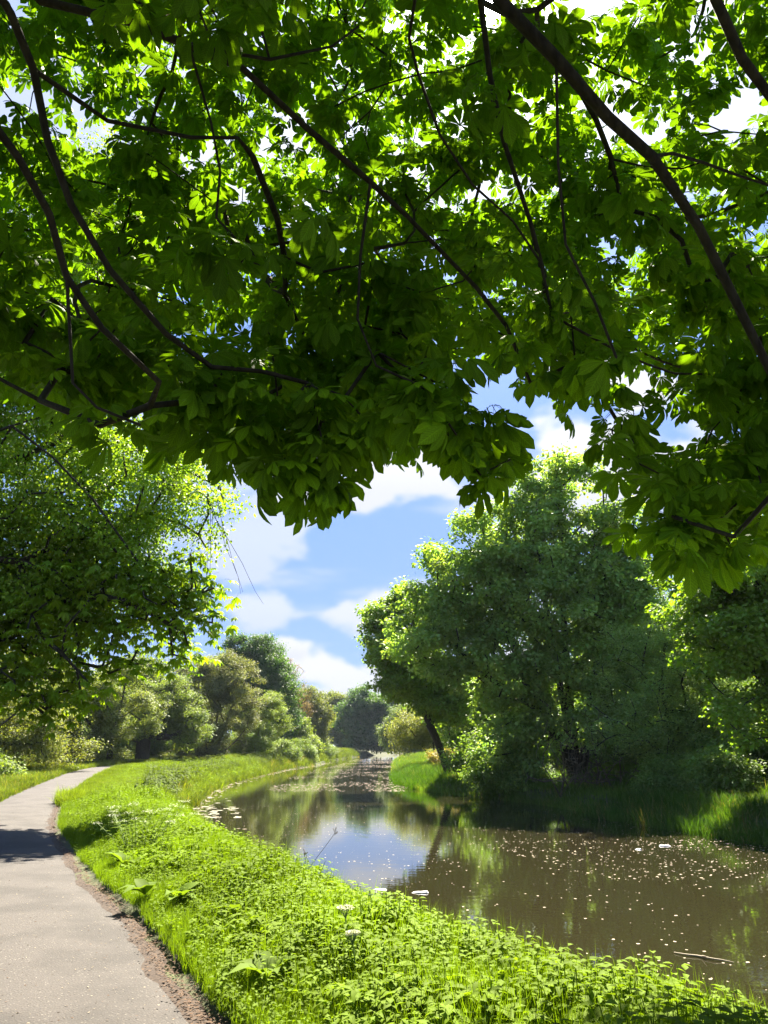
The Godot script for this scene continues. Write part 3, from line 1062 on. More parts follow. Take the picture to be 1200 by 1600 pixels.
	broadleaf("willow_thicket", "brown budded willow thicket with many grey stems beside the canal", "tree", "trees behind the left verge", b,
		[[b, V(-16.2, 2.4, -72), V(-16.8, 5.0, -72), V(-17.0, 7.4, -72)], [b, V(-14.6, 2.4, -72), V(-13.8, 5.2, -72)], [b, V(-17.8, 2.0, -72), V(-19.0, 4.2, -72)], [b, V(-15.4, 3.0, -73), V(-15.2, 6.6, -73)], [b, V(-13.6, 1.6, -71.5), V(-12.2, 3.2, -71)]],
		[[V(-16.8, 5.6, -72), V(3.8, 3.8, 3.2)], [V(-13.6, 5.4, -72), V(3.0, 3.8, 2.8)], [V(-19.6, 4.0, -72), V(3.0, 3.2, 2.6)], [V(-15.6, 8.0, -72.5), V(2.6, 2.2, 2.2)], [V(-16.0, 2.2, -71), V(4.0, 1.6, 1.8)]], 560, 10, 0.48, mid, Color(0.115, 0.13, 0.055), 0.2, 0.2, 407, M.bark_pale, 0.0)
	b = V(-11.8, 0.4, -74)
	broadleaf("willow_bush", "light green rounded willow bush in front of the brown thicket", "bush", "bushes along the left bank", b,
		[[b, V(-11.8, 1.5, -74), V(-11.6, 2.6, -74)]], [[V(-11.8, 2.0, -74), V(2.0, 1.7, 1.8)], [V(-11.0, 4.4, -77), V(2.0, 2.4, 2.0)]], 150, 12, 0.48, mid, Color(0.13, 0.18, 0.035), 0.15, 0.1, 408, M.bark_pale, 0.0)
	b = V(-16.5, 0.5, -98)
	broadleaf("sycamore_tree", "tall dark green round crowned tree left of the canal", "tree", "trees behind the left verge", b,
		[[b, V(-16.5, 4, -98), V(-16.3, 9, -98), V(-16.2, 13.5, -98)], [V(-16.5, 4, -98), V(-13.5, 8, -97)], [V(-16.5, 4.5, -98), V(-19.2, 9, -98)]],
		[[V(-16.8, 11.8, -98), V(3.6, 3.7, 3.4)], [V(-14.0, 9.0, -97), V(3.2, 3.8, 3.0)], [V(-19.6, 8.6, -98), V(3.2, 4.4, 3.0)], [V(-13.0, 5.2, -96), V(2.6, 3.4, 2.6)]], 420, 15, 1.1, wide, Color(0.042, 0.088, 0.018), 0.15, 0.4, 409, M.bark, 0.25)
	b = V(-13.9, 0.5, -110)
	broadleaf("bare_ash_tree", "still bare purple grey tree beside the dark green one", "tree", "trees behind the left verge", b,
		[[b, V(-13.9, 4, -110), V(-13.6, 8, -110), V(-13.4, 12, -110)], [V(-13.9, 5, -110), V(-11.8, 9.5, -110)]],
		[[V(-13.4, 10.0, -110), V(2.6, 3.6, 2.4)], [V(-11.6, 7.4, -110), V(2.0, 3.0, 2.0)]], 330, 1, 0.4, mid, Color(0.14, 0.1, 0.05), 0.2, 0.25, 410, M.bark_pale, 0.1)
	b = V(-11.6, 0.5, -116)
	broadleaf("alder_tree", "narrow olive green tree on the left bank far down the canal", "tree", "trees along the far left bank", b,
		[[b, V(-11.6, 4, -116), V(-11.5, 8, -116)], [V(-11.6, 2, -116), V(-9.8, 5.5, -116)]],
		[[V(-11.8, 7.2, -116), V(2.4, 3.0, 2.4)], [V(-10.2, 5.0, -116), V(2.4, 3.4, 2.4)], [V(-12.6, 4.0, -114), V(2.4, 3.0, 2.2)]], 220, 12, 1.1, wide, Color(0.10, 0.12, 0.03), 0.15, 0.25, 411, M.bark, 0.2)
	b = V(-10.6, 0.4, -100)
	broadleaf("sallow_bush", "yellow green rounded bush on the left bank below the bare tree", "bush", "bushes along the left bank", b,
		[[b, V(-10.6, 1.6, -100), V(-10.5, 3.2, -100)]], [[V(-11.0, 2.4, -100), V(2.2, 2.4, 2.0)], [V(-9.6, 1.6, -101), V(1.6, 1.4, 1.6)]], 140, 12, 0.8, wide, Color(0.12, 0.165, 0.035), 0.15, 0.12, 412, M.bark, 0.2)
	for k in 4:
		b = V([-22.0, -18.4, -14.8, -25.5][k], 0.6, [-70.0, -79.0, -80.0, -64.0][k])
		broadleaf("bramble_thicket", ["dark bramble thicket filling the gap left of the willow stems", "dark bramble thicket right behind the willow stems", "dark bramble thicket between brown willow and light willow bush", "dark bramble thicket left of the dark trunk tree"][k], "bush", "bramble thickets under the left trees", b,
			[[b, b + V(0, 0.8, 0), b + V(0.2, 1.5, 0)]], [[b + V(0, 1.3, 0), V(2.6, 1.5, 1.2)], [b + V(1.6, 0.9, 0.3), V(1.8, 1.0, 1.0)], [b + V(-1.8, 0.9, 0.2), V(1.8, 1.1, 1.0)]], 130, 9, 0.5, mid, Color(0.075, 0.12, 0.03), 0.2, 0.08, 430 + k, M.bark, 0.25)
	for k in 5:
		var x: float = [-10.6, -9.6, -9.0, -9.4, -12.0][k]
		var z: float = [-80.0, -91.0, -112.0, -124.0, -84.0][k]
		b = V(x, 0.2, z)
		broadleaf("bank_shrub", ["leafy shrub lowest on the left bank before the willow bush", "small bright shrub halfway along the left bank", "last pale shrub at the bend of the left bank", "dull green shrub past the bend of the left bank", "shrub tucked behind the willow bush"][k], "bush", "bushes along the left bank", b,
			[[b, V(x, 0.8, z), V(x + 0.1, 1.5, z)]], [[V(x, 1.1, z), V(1.5, 1.2, 1.4)], [V(x + 1.0, 0.7, z - 1), V(1.2, 0.8, 1.2)]], 70, 10, 0.55, mid, Color(0.11, 0.16, 0.03), 0.2, 0.06, 420 + k, M.bark, 0.2)

# ---------------------------------------------------------------- trees on the right
func make_right_trees() -> void:
	var mid: Array = M.mid
	var lime := [sprig(331, 13, 0.165, 0.076, 0.36), sprig(332, 12, 0.175, 0.08, 0.36), sprig(333, 12, 0.155, 0.074, 0.34)]
	var b := V(8.4, -0.1, -34.8)
	broadleaf("sycamore_tree", "largest tree on the far bank with a many stemmed dense green crown", "tree", "", b,
		[[b, V(8.2, 3.0, -34.8), V(8.1, 7.0, -34.6), V(8.2, 11.0, -34.4), V(8.3, 13.2, -34.3)], [b, V(7.0, 3.0, -34.6), V(5.6, 6.4, -34.4), V(4.4, 9.6, -34.2)], [b, V(7.5, 3.4, -35.2), V(6.8, 7.4, -35.4), V(6.2, 11.2, -35.2)], [b, V(9.2, 3.4, -35), V(10.0, 7.0, -35), V(10.6, 10.0, -34.8)], [b, V(8.8, 3.0, -34), V(9.4, 6.0, -33.6), V(9.8, 9.0, -33.4)], [V(7.0, 3.0, -34.6), V(4.6, 4.4, -34), V(2.6, 6.2, -34)], [V(9.2, 3.4, -35), V(11.2, 5.0, -35), V(12.6, 6.6, -35)], [b, V(7.8, 3.0, -34.2), V(7.2, 6.6, -33.6), V(6.9, 9.6, -33.2)]],
		[[V(8.2, 12.9, -34.4), V(2.3, 2.2, 2.4)], [V(6.0, 10.2, -34.4), V(3.2, 2.6, 3.0)], [V(9.9, 10.0, -34.4), V(2.5, 2.6, 2.8)], [V(4.0, 8.4, -34.4), V(3.0, 2.4, 2.8)], [V(7.6, 7.6, -33.4), V(4.2, 3.0, 2.6)], [V(10.9, 7.2, -34.4), V(2.3, 2.9, 2.8)], [V(2.6, 6.2, -34.2), V(2.7, 1.9, 2.4)], [V(5.2, 5.0, -33.8), V(2.6, 1.8, 2.2)], [V(10.4, 4.2, -34.4), V(2.4, 2.2, 2.4)], [V(5.6, 2.2, -34.2), V(1.8, 1.9, 1.4)], [V(7.6, 3.2, -34.0), V(2.2, 2.2, 1.6)]],
		900, 6, 0.62, lime, Color(0.165, 0.25, 0.068), 0.2, 0.5, 501, M.bark, 0.3)
	b = V(3.5, -0.2, -42.6)
	broadleaf("leaning_alder_tree", "slim dark trunk leaning left over the water under a yellow green crown", "tree", "", b,
		[[b, V(2.9, 1.6, -42.4), V(2.2, 3.2, -42.2), V(1.6, 5.2, -42.0), V(0.6, 7.2, -41.8)], [V(2.5, 2.4, -42.3), V(3.4, 4.4, -42.2)]],
		[[V(1.0, 7.4, -41.8), V(2.2, 2.4, 2.0)], [V(1.2, 5.4, -41.8), V(1.9, 1.5, 1.8)], [V(3.2, 4.2, -42.2), V(1.6, 1.3, 1.5)]], 230, 12, 0.6, lime, Color(0.12, 0.19, 0.04), 0.2, 0.2, 502, M.bark, 0.2)
	b = V(10.6, 0.1, -29.5)
	broadleaf("hawthorn_tree", "dull green hawthorn with layered boughs right of the largest tree", "tree", "", b,
		[[b, V(10.6, 1.6, -29.5), V(10.4, 3.6, -29.4), V(10.8, 5.6, -29.6)], [V(10.6, 1.0, -29.5), V(8.8, 2.2, -28.6), V(7.8, 2.6, -28.2)], [V(10.6, 1.8, -29.5), V(12.2, 3.6, -29.5)]],
		[[V(10.2, 4.4, -29.6), V(2.0, 2.1, 1.8)], [V(9.0, 2.4, -28.8), V(1.9, 1.3, 1.5)], [V(12.0, 4.6, -30), V(2.0, 2.2, 1.8)], [V(10.6, 1.6, -28.4), V(2.0, 1.2, 1.2)], [V(12.4, 2.4, -28.6), V(1.9, 1.6, 1.4)]],
		360, 7, 0.5, [sprig(341, 14, 0.075, 0.03, 0.3), sprig(342, 13, 0.07, 0.03, 0.3)], Color(0.165, 0.235, 0.075), 0.22, 0.16, 503, M.bark, 0.2)
	b = V(12.6, 0.2, -23.4)
	broadleaf("maple_tree", "bright green glossy leaved tree at the right edge of the far bank", "tree", "", b,
		[[b, V(12.5, 2.0, -23.4), V(12.3, 4.4, -23.4), V(12.0, 7.0, -23.6)], [V(12.5, 1.8, -23.4), V(10.8, 3.6, -22.8), V(9.8, 4.6, -22.6)], [V(12.5, 2.0, -23.4), V(11.2, 2.4, -21.8)], [V(12.4, 3.0, -23.4), V(14.4, 5.2, -23.4)]],
		[[V(11.6, 6.4, -23.6), V(1.9, 1.9, 1.8)], [V(10.8, 4.4, -22.8), V(1.7, 1.7, 1.5)], [V(11.4, 2.9, -22.2), V(1.9, 1.5, 1.4)], [V(13.4, 5.0, -23.2), V(2.4, 2.6, 2.2)], [V(12.6, 2.4, -21.8), V(2.0, 1.4, 1.4)], [V(10.2, 6.2, -24.4), V(1.9, 1.7, 1.6)], [V(14.6, 6.8, -25), V(2.4, 2.2, 2.0)]],
		440, 9, 0.52, [sprig(351, 11, 0.13, 0.062, 0.34), sprig(352, 11, 0.125, 0.06, 0.36)], Color(0.125, 0.205, 0.024), 0.2, 0.22, 504, M.bark, 0.25)
	# trees behind these
	var back := [[V(15.5, 0.6, -44), 9.5, 4.2, Color(0.09, 0.15, 0.028), "pale yellow green tree showing between the largest tree and the right edge"], [V(21, 0.8, -38), 9.0, 4.2, Color(0.075, 0.13, 0.03), "mid green tree behind the glossy maple"], [V(14.0, 0.6, -54), 8.5, 4.0, Color(0.085, 0.14, 0.03), "light green tree half hidden behind the largest tree"], [V(7.0, 0.5, -52), 6.5, 3.2, Color(0.1, 0.17, 0.03), "sunlit yellow green tree glimpsed through the stems of the largest tree"], [V(20, 0.6, -27), 7.5, 3.6, Color(0.06, 0.11, 0.025), "green tree outside the bright maple on the right bank"]]
	for k in back.size():
		var q: Array = back[k]
		var p: Vector3 = q[0]
		var hh: float = q[1]; var r: float = q[2]
		broadleaf("bank_tree", q[4], "tree", "trees behind the right bank", p,
			[[p, p + V(0, hh * 0.3, 0), p + V(0.2, hh * 0.6, 0), p + V(0, hh * 0.9, 0)], [p + V(0, hh * 0.3, 0), p + V(-r * 0.6, hh * 0.6, 0)], [p + V(0, hh * 0.3, 0), p + V(r * 0.6, hh * 0.6, 0.3)]],
			[[p + V(0, hh * 0.72, 0), V(r * 0.75, hh * 0.3, r * 0.7)], [p + V(-r * 0.55, hh * 0.45, 0.3), V(r * 0.6, hh * 0.3, r * 0.6)], [p + V(r * 0.5, hh * 0.45, -0.2), V(r * 0.6, hh * 0.32, r * 0.6)], [p + V(0, hh * 0.2, 1.0), V(r * 0.7, hh * 0.2, r * 0.5)]],
			300, 12, 0.8, mid, q[3], 0.2, 0.25, 510 + k, M.bark, 0.2)
	# bare scrub on the water's edge below the largest tree
	var sx := [7.3, 8.0, 6.6, 8.6]
	for k in 4:
		b = V(sx[k], -0.25, -31.6 + 0.5 * k)
		rng.seed = 540 + k
		var s := thing("bare_scrub", ["tangle of bare brown stems in front of the largest tree", "taller bare brown sapling with a bent stem on the far waterline", "low mesh of dead twigs above the far waterline", "bare brown brushwood at the foot of the hawthorn"][k], "shrub", b, "bare scrub on the far bank")
		var tp := PackedVector3Array()
		for i in 90:
			var d := rdir()
			tp.append(V(d.x * 1.3, absf(d.y) * (3.6 if k == 1 else 2.4) * rng.randf() + 0.5, d.z * 0.8))
		wood(s, grow([[V(0, 0, 0), V(0.2, 0.9, 0), V(0.1, 1.9, 0.1)], [V(0, 0, 0), V(-0.6, 1.2, 0.1)], [V(0, 0, 0), V(0.7, 1.0, 0.1)]], tp, 0.3, 0.007, 0.05, 0.6, 0.2), M.bark_pale, 0.06)
	# low shrubs fringing the right bank
	var under := [[11.5, -37.0, 2.0], [14.5, -33.0, 2.2], [17.0, -29.0, 2.2], [8.5, -39.5, 1.8], [5.8, -38.6, 1.5], [17.5, -38.0, 2.6], [14.0, -27.5, 1.9], [22.0, -33.0, 2.6]]
	var tell := ["dark elder bush behind the largest tree", "dark elder bush behind the hawthorn", "dark elder bush behind the bright maple", "smaller elder bush behind the foot of the largest tree", "elder bush between leaning trunk and largest tree", "broad elder bush deep behind the hawthorn", "elder bush between hawthorn and maple", "outermost elder bush behind the maple"]
	for k in under.size():
		b = V(under[k][0], 0.2, under[k][1])
		var ur: float = under[k][2]
		broadleaf("elder_bush", tell[k], "bush", "bushes behind the far bank", b, [[b, b + V(0, ur * 0.7, 0), b + V(0.1, ur * 1.4, 0)]],
			[[b + V(0, ur * 0.95, 0), V(ur * 1.2, ur * 0.95, ur)], [b + V(ur * 0.9, ur * 0.6, 0.2), V(ur * 0.9, ur * 0.7, ur * 0.7)], [b + V(-ur * 0.9, ur * 0.6, 0.2), V(ur * 0.9, ur * 0.7, ur * 0.7)]], 170, 11, 0.55, mid, Color(0.115, 0.185, 0.045), 0.2, 0.09, 580 + k, M.bark, 0.2)
	var low := [[4.6, -35.2, 0.9], [5.6, -34.4, 1.0], [9.6, -27.2, 0.8], [10.6, -25.4, 0.9], [12.2, -21.0, 0.9], [14.0, -19.4, 1.2]]
	var say := ["dark low shrub at the water's edge beside the leaning trunk", "leafy low shrub at the foot of the largest tree", "small shrub at the foot of the hawthorn", "round low shrub between hawthorn and maple", "shaded shrub under the bright maple", "dark shrub at the right edge behind the reeds"]
	for k in low.size():
		b = V(low[k][0], -0.2, low[k][1])
		var r: float = low[k][2]
		broadleaf("waterside_shrub", say[k], "bush", "low shrubs on the far bank", b, [[b, b + V(0, 0.5, 0), b + V(0.1, 1.0, 0)]],
			[[b + V(0, r * 0.9, 0), V(r * 1.3, r, r * 1.0)], [b + V(r * 0.8, r * 0.5, 0.2), V(r, r * 0.6, r * 0.7)]], 80, 12, 0.36, mid, Color(0.115, 0.185, 0.045), 0.2, 0.05, 550 + k, M.bark, 0.2, 0.75)
	# beyond the leaning tree
	b = V(4.0, 0.2, -63)
	broadleaf("scrub_willow", "pale grey green scrubby willow with thin stems behind the leaning trunk", "tree", "willows along the far right bank", b,
		[[b, V(3.9, 1.5, -63), V(3.6, 3.4, -63)], [b, V(2.8, 1.8, -63), V(1.8, 3.2, -63)], [b, V(5.2, 1.6, -63)]],
		[[V(3.4, 3.0, -63), V(2.4, 1.7, 2.0)], [V(5.6, 2.2, -63.5), V(2.0, 1.6, 1.6)], [V(1.9, 2.4, -63.5), V(1.4, 1.3, 1.4)]], 170, 9, 0.6, mid, Color(0.15, 0.17, 0.05), 0.2, 0.12, 560, M.bark, 0.1)
	b = V(6.2, 0.2, -54)
	broadleaf("dead_bramble_bank", "straw coloured bramble heap behind the green sedge", "bush", "", b, [[b, b + V(0, 0.5, 0), b + V(0, 0.9, 0)]],
		[[b + V(-1.4, 0.6, 0), V(2.2, 0.7, 1.2)], [b + V(1, 0.8, 0), V(2.4, 0.9, 1.2)]], 100, 9, 0.4, mid, Color(0.2, 0.165, 0.06), 0.2, 0.05, 561, M.bark_pale, 0.2, 0.8)
	b = V(4.0, 0.3, -128)
	broadleaf("grey_willow_tree", "rounded grey green willow right of the canal bend", "tree", "willows along the far right bank", b,
		[[b, V(4, 2.5, -128), V(3.8, 5.5, -128)], [V(4, 1, -128), V(1.8, 4, -128)], [V(4, 1, -128), V(6.5, 4.5, -128)]],
		[[V(3.6, 5.4, -128), V(3.2, 2.6, 3)], [V(1.6, 3.4, -127), V(2.4, 2.6, 2.4)], [V(6.6, 4.6, -128), V(3.0, 2.8, 2.8)], [V(4, 2.2, -126), V(3.6, 1.8, 2)]], 300, 12, 1.0, M.wide, Color(0.095, 0.135, 0.05), 0.15, 0.3, 562, M.bark, 0.2)

# ---------------------------------------------------------------- far trees
func make_far_trees() -> void:
	var far := [sprig(361, 14, 0.34, 0.14, 1.0), sprig(362, 14, 0.32, 0.13, 0.95)]
	var list := [
		[V(-13.5, 0.5, -196), 13.0, 5.0, Color(0.095, 0.115, 0.035), "olive tree at the head of the canal, left of the dark rounded one"],
		[V(-8.5, 0.5, -188), 8.0, 3.6, Color(0.085, 0.12, 0.035), "lower green tree at the head of the canal"],
		[V(-3.4, 0.5, -172), 12.5, 5.6, Color(0.045, 0.09, 0.028), "dark blue green rounded tree at the bend of the canal"],
		[V(2.0, 0.5, -180), 12.0, 5.0, Color(0.04, 0.075, 0.025), "dark tree beside the rounded one at the canal bend"],
		[V(-24, 0.6, -150), 14, 5.5, Color(0.07, 0.11, 0.03), "far green tree behind the tall dark one"],
		[V(-32, 0.8, -100), 11, 5.5, Color(0.085, 0.125, 0.035), "tree behind the brown thicket"],
		[V(-34, 0.8, -74), 9, 5, Color(0.10, 0.12, 0.04), "tree behind the yellow brown young oak"],
		[V(-38, 0.9, -60), 9.5, 5, Color(0.085, 0.12, 0.035), "tree deep behind the left bushes"],
		[V(-30, 0.8, -52), 6.5, 4.2, Color(0.10, 0.13, 0.045), "low tree behind the slanting trunk bush"],
		[V(13, 0.8, -165), 13, 5.5, Color(0.05, 0.09, 0.03), "tree rising behind the grey green willow"],
		[V(14, 0.8, -95), 9, 5.0, Color(0.08, 0.12, 0.035), "tree behind the scrubby willow on the right bank"],
		[V(24, 1.0, -75), 11, 5.5, Color(0.07, 0.115, 0.03), "tree far behind the largest tree"],
		[V(36, 1.2, -62), 12, 6, Color(0.07, 0.115, 0.03), "tree far behind the right bank trees"],
		[V(-23, 0.7, -88), 7, 4.5, Color(0.085, 0.12, 0.035), "low tree in the gap behind the brown thicket"],
		[V(-27, 0.7, -70), 6, 4.2, Color(0.09, 0.125, 0.035), "low tree in the gap behind the dark trunk tree"],
		[V(-17, 0.7, -135), 9, 4.5, Color(0.08, 0.115, 0.03), "tree behind the bare grey one"],
		[V(-42, 1.0, -22), 8, 5, Color(0.08, 0.12, 0.035), "round tree out on the left beyond the leaning fine leaved tree"],
		[V(-46, 1.0, -36), 9, 5, Color(0.08, 0.12, 0.035), "outermost tree beyond the left verge"]]
	for k in list.size():
		var q: Array = list[k]
		var p: Vector3 = q[0]
		var hh: float = q[1]; var r: float = q[2]
		rng.seed = 600 + k
		r *= 1.18
		hh *= 1.06
		var lob := []
		lob.append([p + V(rnd(-0.2, 0.2) * r, hh * 0.72, 0), V(r * 0.72, hh * 0.28, r * 0.7)])
		lob.append([p + V(-r * 0.5, hh * 0.5, rnd(-1, 1)), V(r * 0.55, hh * rnd(0.24, 0.32), r * 0.6)])
		lob.append([p + V(r * 0.5, hh * 0.48, rnd(-1, 1)), V(r * 0.55, hh * rnd(0.22, 0.32), r * 0.6)])
		lob.append([p + V(rnd(-0.3, 0.3) * r, hh * 0.22, 1.5), V(r * 0.85, hh * 0.22, r * 0.6)])
		broadleaf("distant_tree", q[4], "tree", "trees in the distance", p,
			[[p, p + V(0, hh * 0.3, 0), p + V(0.2, hh * 0.6, 0), p + V(0, hh * 0.9, 0)], [p + V(0, hh * 0.3, 0), p + V(-r * 0.6, hh * 0.6, 0)], [p + V(0, hh * 0.3, 0), p + V(r * 0.6, hh * 0.6, 0.3)]],
			lob, 260, 9, 1.3, far, q[3], 0.18, 0.35, 620 + k, M.bark, 0.2)

# ---------------------------------------------------------------- grass, nettles, sedge
func make_bank_plants() -> void:
	rng.seed = 2024
	var nets := [nettle(701, 0.27), nettle(702, 0.34), nettle(703, 0.22)]
	var tre := [trefoil(711, 0.2), trefoil(712, 0.25)]
	var tufts := [tuft(721, 22, 0.22, 0.0032, 0.09), tuft(722, 20, 0.3, 0.0034, 0.1)]
	var coarse := [tuft(723, 16, 0.36, 0.009, 0.22), tuft(724, 18, 0.3, 0.01, 0.25)]
	var patch := FastNoiseLite.new(); patch.seed = 8; patch.frequency = 0.55
	var nw := [[], [], []]; var nc := [PackedColorArray(), PackedColorArray(), PackedColorArray()]
	var tw := [[], []]; var tc := [PackedColorArray(), PackedColorArray()]
	var gw := [[], []]; var gc := [PackedColorArray(), PackedColorArray()]
	var cw := [[], []]; var cc := [PackedColorArray(), PackedColorArray()]
	# strip between path and water
	var tries := 0
	while tries < 90000:
		tries += 1
		var z := -2.5 - 62.0 * pow(rng.randf(), 1.9)
		var x0 := PR(z) + 0.16
		var x1 := L(z) + 0.05
		var u := rng.randf()
		var x := lerpf(x0, x1, u)
		var edge := x - PR(z) + 0.09 * patch.get_noise_2d(x * 5, z * 5)
		if edge < 0.06:
			continue
		var y := height(x, z)
		var pn := patch.get_noise_2d(x, z)
		var dist := absf(z)
		var grow_in := smoothstep(0.15, 1.3, edge)
		var herb := clampf(0.12 + 0.75 * smoothstep(0.25, 1.1, edge) + pn * 0.6, 0.04, 0.9)
		var far := dist > 22.0
		var sc := rnd(0.7, 1.2) * (1.0 + maxf(0, dist - 15) * 0.016)
		var bs := Basis(Vector3.UP, rnd(0, TAU)) * Basis(V(1, 0, 0), rnd(-0.35, 0.35))
		var tone := rnd(0.8, 1.2) * (1.0 + 0.32 * patch.get_noise_2d(x * 0.7 + 50.0, z * 0.7))
		sc *= 1.0 + 0.5 * patch.get_noise_2d(x * 1.1 - 30.0, z * 1.1)
		if dist > 24.0 and x < PR(z) + 4.5:
			sc *= 0.42
		if rng.randf() < herb * 0.6:
			if pn > -0.05 or rng.randf() < 0.35:
				var k := rng.randi() % 3
				bs = bs.scaled(Vector3.ONE * sc * (0.55 + 0.5 * grow_in))
				nw[k].append(Transform3D(bs, V(x, y - 0.02, z)))
				nc[k].append(Color(0.1589 * tone, 0.2481 * tone, 0.0155 * tone))
			else:
				var k := rng.randi() % 2
				bs = bs.scaled(Vector3.ONE * sc * (0.7 + 0.4 * grow_in))
				tw[k].append(Transform3D(bs, V(x, y - 0.02, z)))
				tc[k].append(Color(0.1667 * tone, 0.2558 * tone, 0.0155 * tone))
		elif far:
			var k := rng.randi() % 2
			cw[k].append(Transform3D(bs.scaled(Vector3.ONE * sc), V(x, y - 0.02, z)))
			cc[k].append(Color(0.1512 * tone, 0.2132 * tone, 0.02713 * tone))
		else:
			var k := rng.randi() % 2
			bs = bs.scaled(V(1, 1.0 + 0.3 * grow_in, 1) * sc * (0.5 + 0.55 * grow_in))
			gw[k].append(Transform3D(bs, V(x, y - 0.01, z)))
			gc[k].append(Color(0.155 * tone, 0.2481 * tone, 0.01395 * tone))
	# the same strip beyond, the left verge, and the right bank in coarser tufts
	tries = 0
	while tries < 52000:
		tries += 1
		var z := 0.0
		var x := 0.0
		var where := rng.randf()
		var col := Color(0.1292, 0.1802, 0.0272)
		var sc := 1.0
		if where < 0.3:
			z = -30.0 - 130.0 * pow(rng.randf(), 1.4)
			x = lerpf(PR(z) + 0.25 if z > -75 else L(z) - 9.0, L(z) + 0.1, rng.randf())
			sc = 1.2 + absf(z) * 0.012
			if z > -75 and x < PR(z) + 4.0:
				sc *= 0.4
		elif where < 0.78:
			z = -8.0 - 80.0 * pow(rng.randf(), 1.3) if where < 0.62 else rnd(-22.0, 3.0)
			var off := 0.05 + 16.0 * pow(rng.randf(), 1.8)
			x = PL(z) - off
			sc = 0.7 + absf(z) * 0.012
			if off > 3.0:
				col = Color(0.1088, 0.1564, 0.0272)
		else:
			z = -6.0 - 110.0 * pow(rng.randf(), 1.5)
			x = R(z) + 0.05 + 9.0 * pow(rng.randf(), 1.6)
			sc = 1.0 + absf(z) * 0.012
			col = Color(0.1, 0.18, 0.03)
		var tone := rnd(0.75, 1.2) * (1.0 + 0.5 * patch.get_noise_2d(x * 0.5, z * 0.35))
		if rng.randf() < 0.07:
			col = Color(0.3, 0.27, 0.1)
		var k := rng.randi() % 2
		cw[k].append(Transform3D((Basis(Vector3.UP, rnd(0, TAU))).scaled(V(sc, sc * rnd(0.6, 1.0), sc)), V(x, height(x, z) - 0.02, z)))
		cc[k].append(col * tone)
	for k in 3:
		var w: Array[Transform3D] = []
		w.assign(nw[k])
		tag(multi("nettles", nets[k], M.herb, w, nc[k]), "bright green nettles covering the bank between path and water", "nettles")
	for k in 2:
		var w: Array[Transform3D] = []
		w.assign(tw[k])
		tag(multi("ground_cover", tre[k], M.herb, w, tc[k]), "low three leaved herbs among the nettles on the bank", "undergrowth")
		w = []
		w.assign(gw[k])
		tag(multi("grass", tufts[k], M.grass, w, gc[k]), "fine sunlit grass along the edge of the path", "grass")
		w = []
		w.assign(cw[k])
		tag(multi("rough_grass", coarse[k], M.grass, w, cc[k]), "rough grass on the verges and far banks", "grass")
	# sedge and reeds standing at the right waterline
	var reed := [tuft(731, 18, 0.85, 0.011, 0.22), tuft(732, 16, 1.0, 0.012, 0.25)]
	var rw := [[], []]; var rc := [PackedColorArray(), PackedColorArray()]
	for i in 1500:
		var z := -12.0 - 14.5 * rng.randf()
		var off := rnd(-0.6, 1.6)
		if i < 330:
			z = -41.5 - 14.0 * rng.randf(); off = rnd(-0.5, 1.3)
		var x := R(z) + off
		var k := rng.randi() % 2
		var sc := rnd(0.55, 1.0) if i < 330 else rnd(0.4, 0.78)
		var tone := rnd(0.75, 1.2)
		rw[k].append(Transform3D(Basis(Vector3.UP, rnd(0, TAU)).scaled(V(sc, sc, sc)), V(x, maxf(height(x, z), WATER_Y - 0.1), z)))
		rc[k].append(Color(0.06, 0.135, 0.02) * tone if rng.randf() > 0.06 or i < 330 else Color(0.26, 0.21, 0.1))
	for k in 2:
		var w: Array[Transform3D] = []
		w.assign(rw[k])
		tag(multi("reeds", reed[k], M.grass, w, rc[k]), "green sedge standing in the shallow water of the far bank", "reeds")
	# cow parsley haze behind the left verge and on the bank slope
	var par := MB.new()
	rng.seed = 741
	for s in 5:
		var top := V(rnd(-0.25, 0.25), rnd(0.5, 0.85), rnd(-0.25, 0.25))
		par.tube(PackedVector3Array([V(0, 0, 0), top * 0.6, top]), PackedFloat32Array([0.005, 0.004, 0.003]), 3)
		for k in 7:
			var q := top + V(rnd(-0.1, 0.1), rnd(-0.02, 0.03), rnd(-0.1, 0.1))
			par.face(q, q + V(rnd(0.02, 0.05), 0.01, rnd(-0.03, 0.03)), q + V(rnd(-0.02, 0.02), 0.012, rnd(0.02, 0.05)), Color(4.2, 3.4, 16.0))
		for k in 5:
			var a := rnd(0, TAU)
			leaf_blade(par, top * rnd(0.2, 0.7), V(cos(a), 0.1, sin(a)).normalized(), Vector3.UP, rnd(0.12, 0.22), 0.05, 0.4, Color.WHITE)
	var pw: Array[Transform3D] = []
	var pc := PackedColorArray()
	for i in 1500:
		var z := -22.0 - 62.0 * rng.randf()
		var x := PL(z) - 2.6 - 7.0 * pow(rng.randf(), 1.4)
		if i < 260:
			x = lerpf(L(z) - 1.6, L(z) - 0.6, rng.randf())
		pw.append(Transform3D(Basis(Vector3.UP, rnd(0, TAU)).scaled(Vector3.ONE * rnd(0.7, 1.25)), V(x, height(x, z), z)))
		var tone := rnd(0.8, 1.2)
		pc.append(Color(0.1, 0.145, 0.03) * tone)
	tag(multi("cow_parsley_undergrowth", par.mesh(), M.herb, pw, pc), "white flecked cow parsley in a band behind the left verge", "wild flowers")

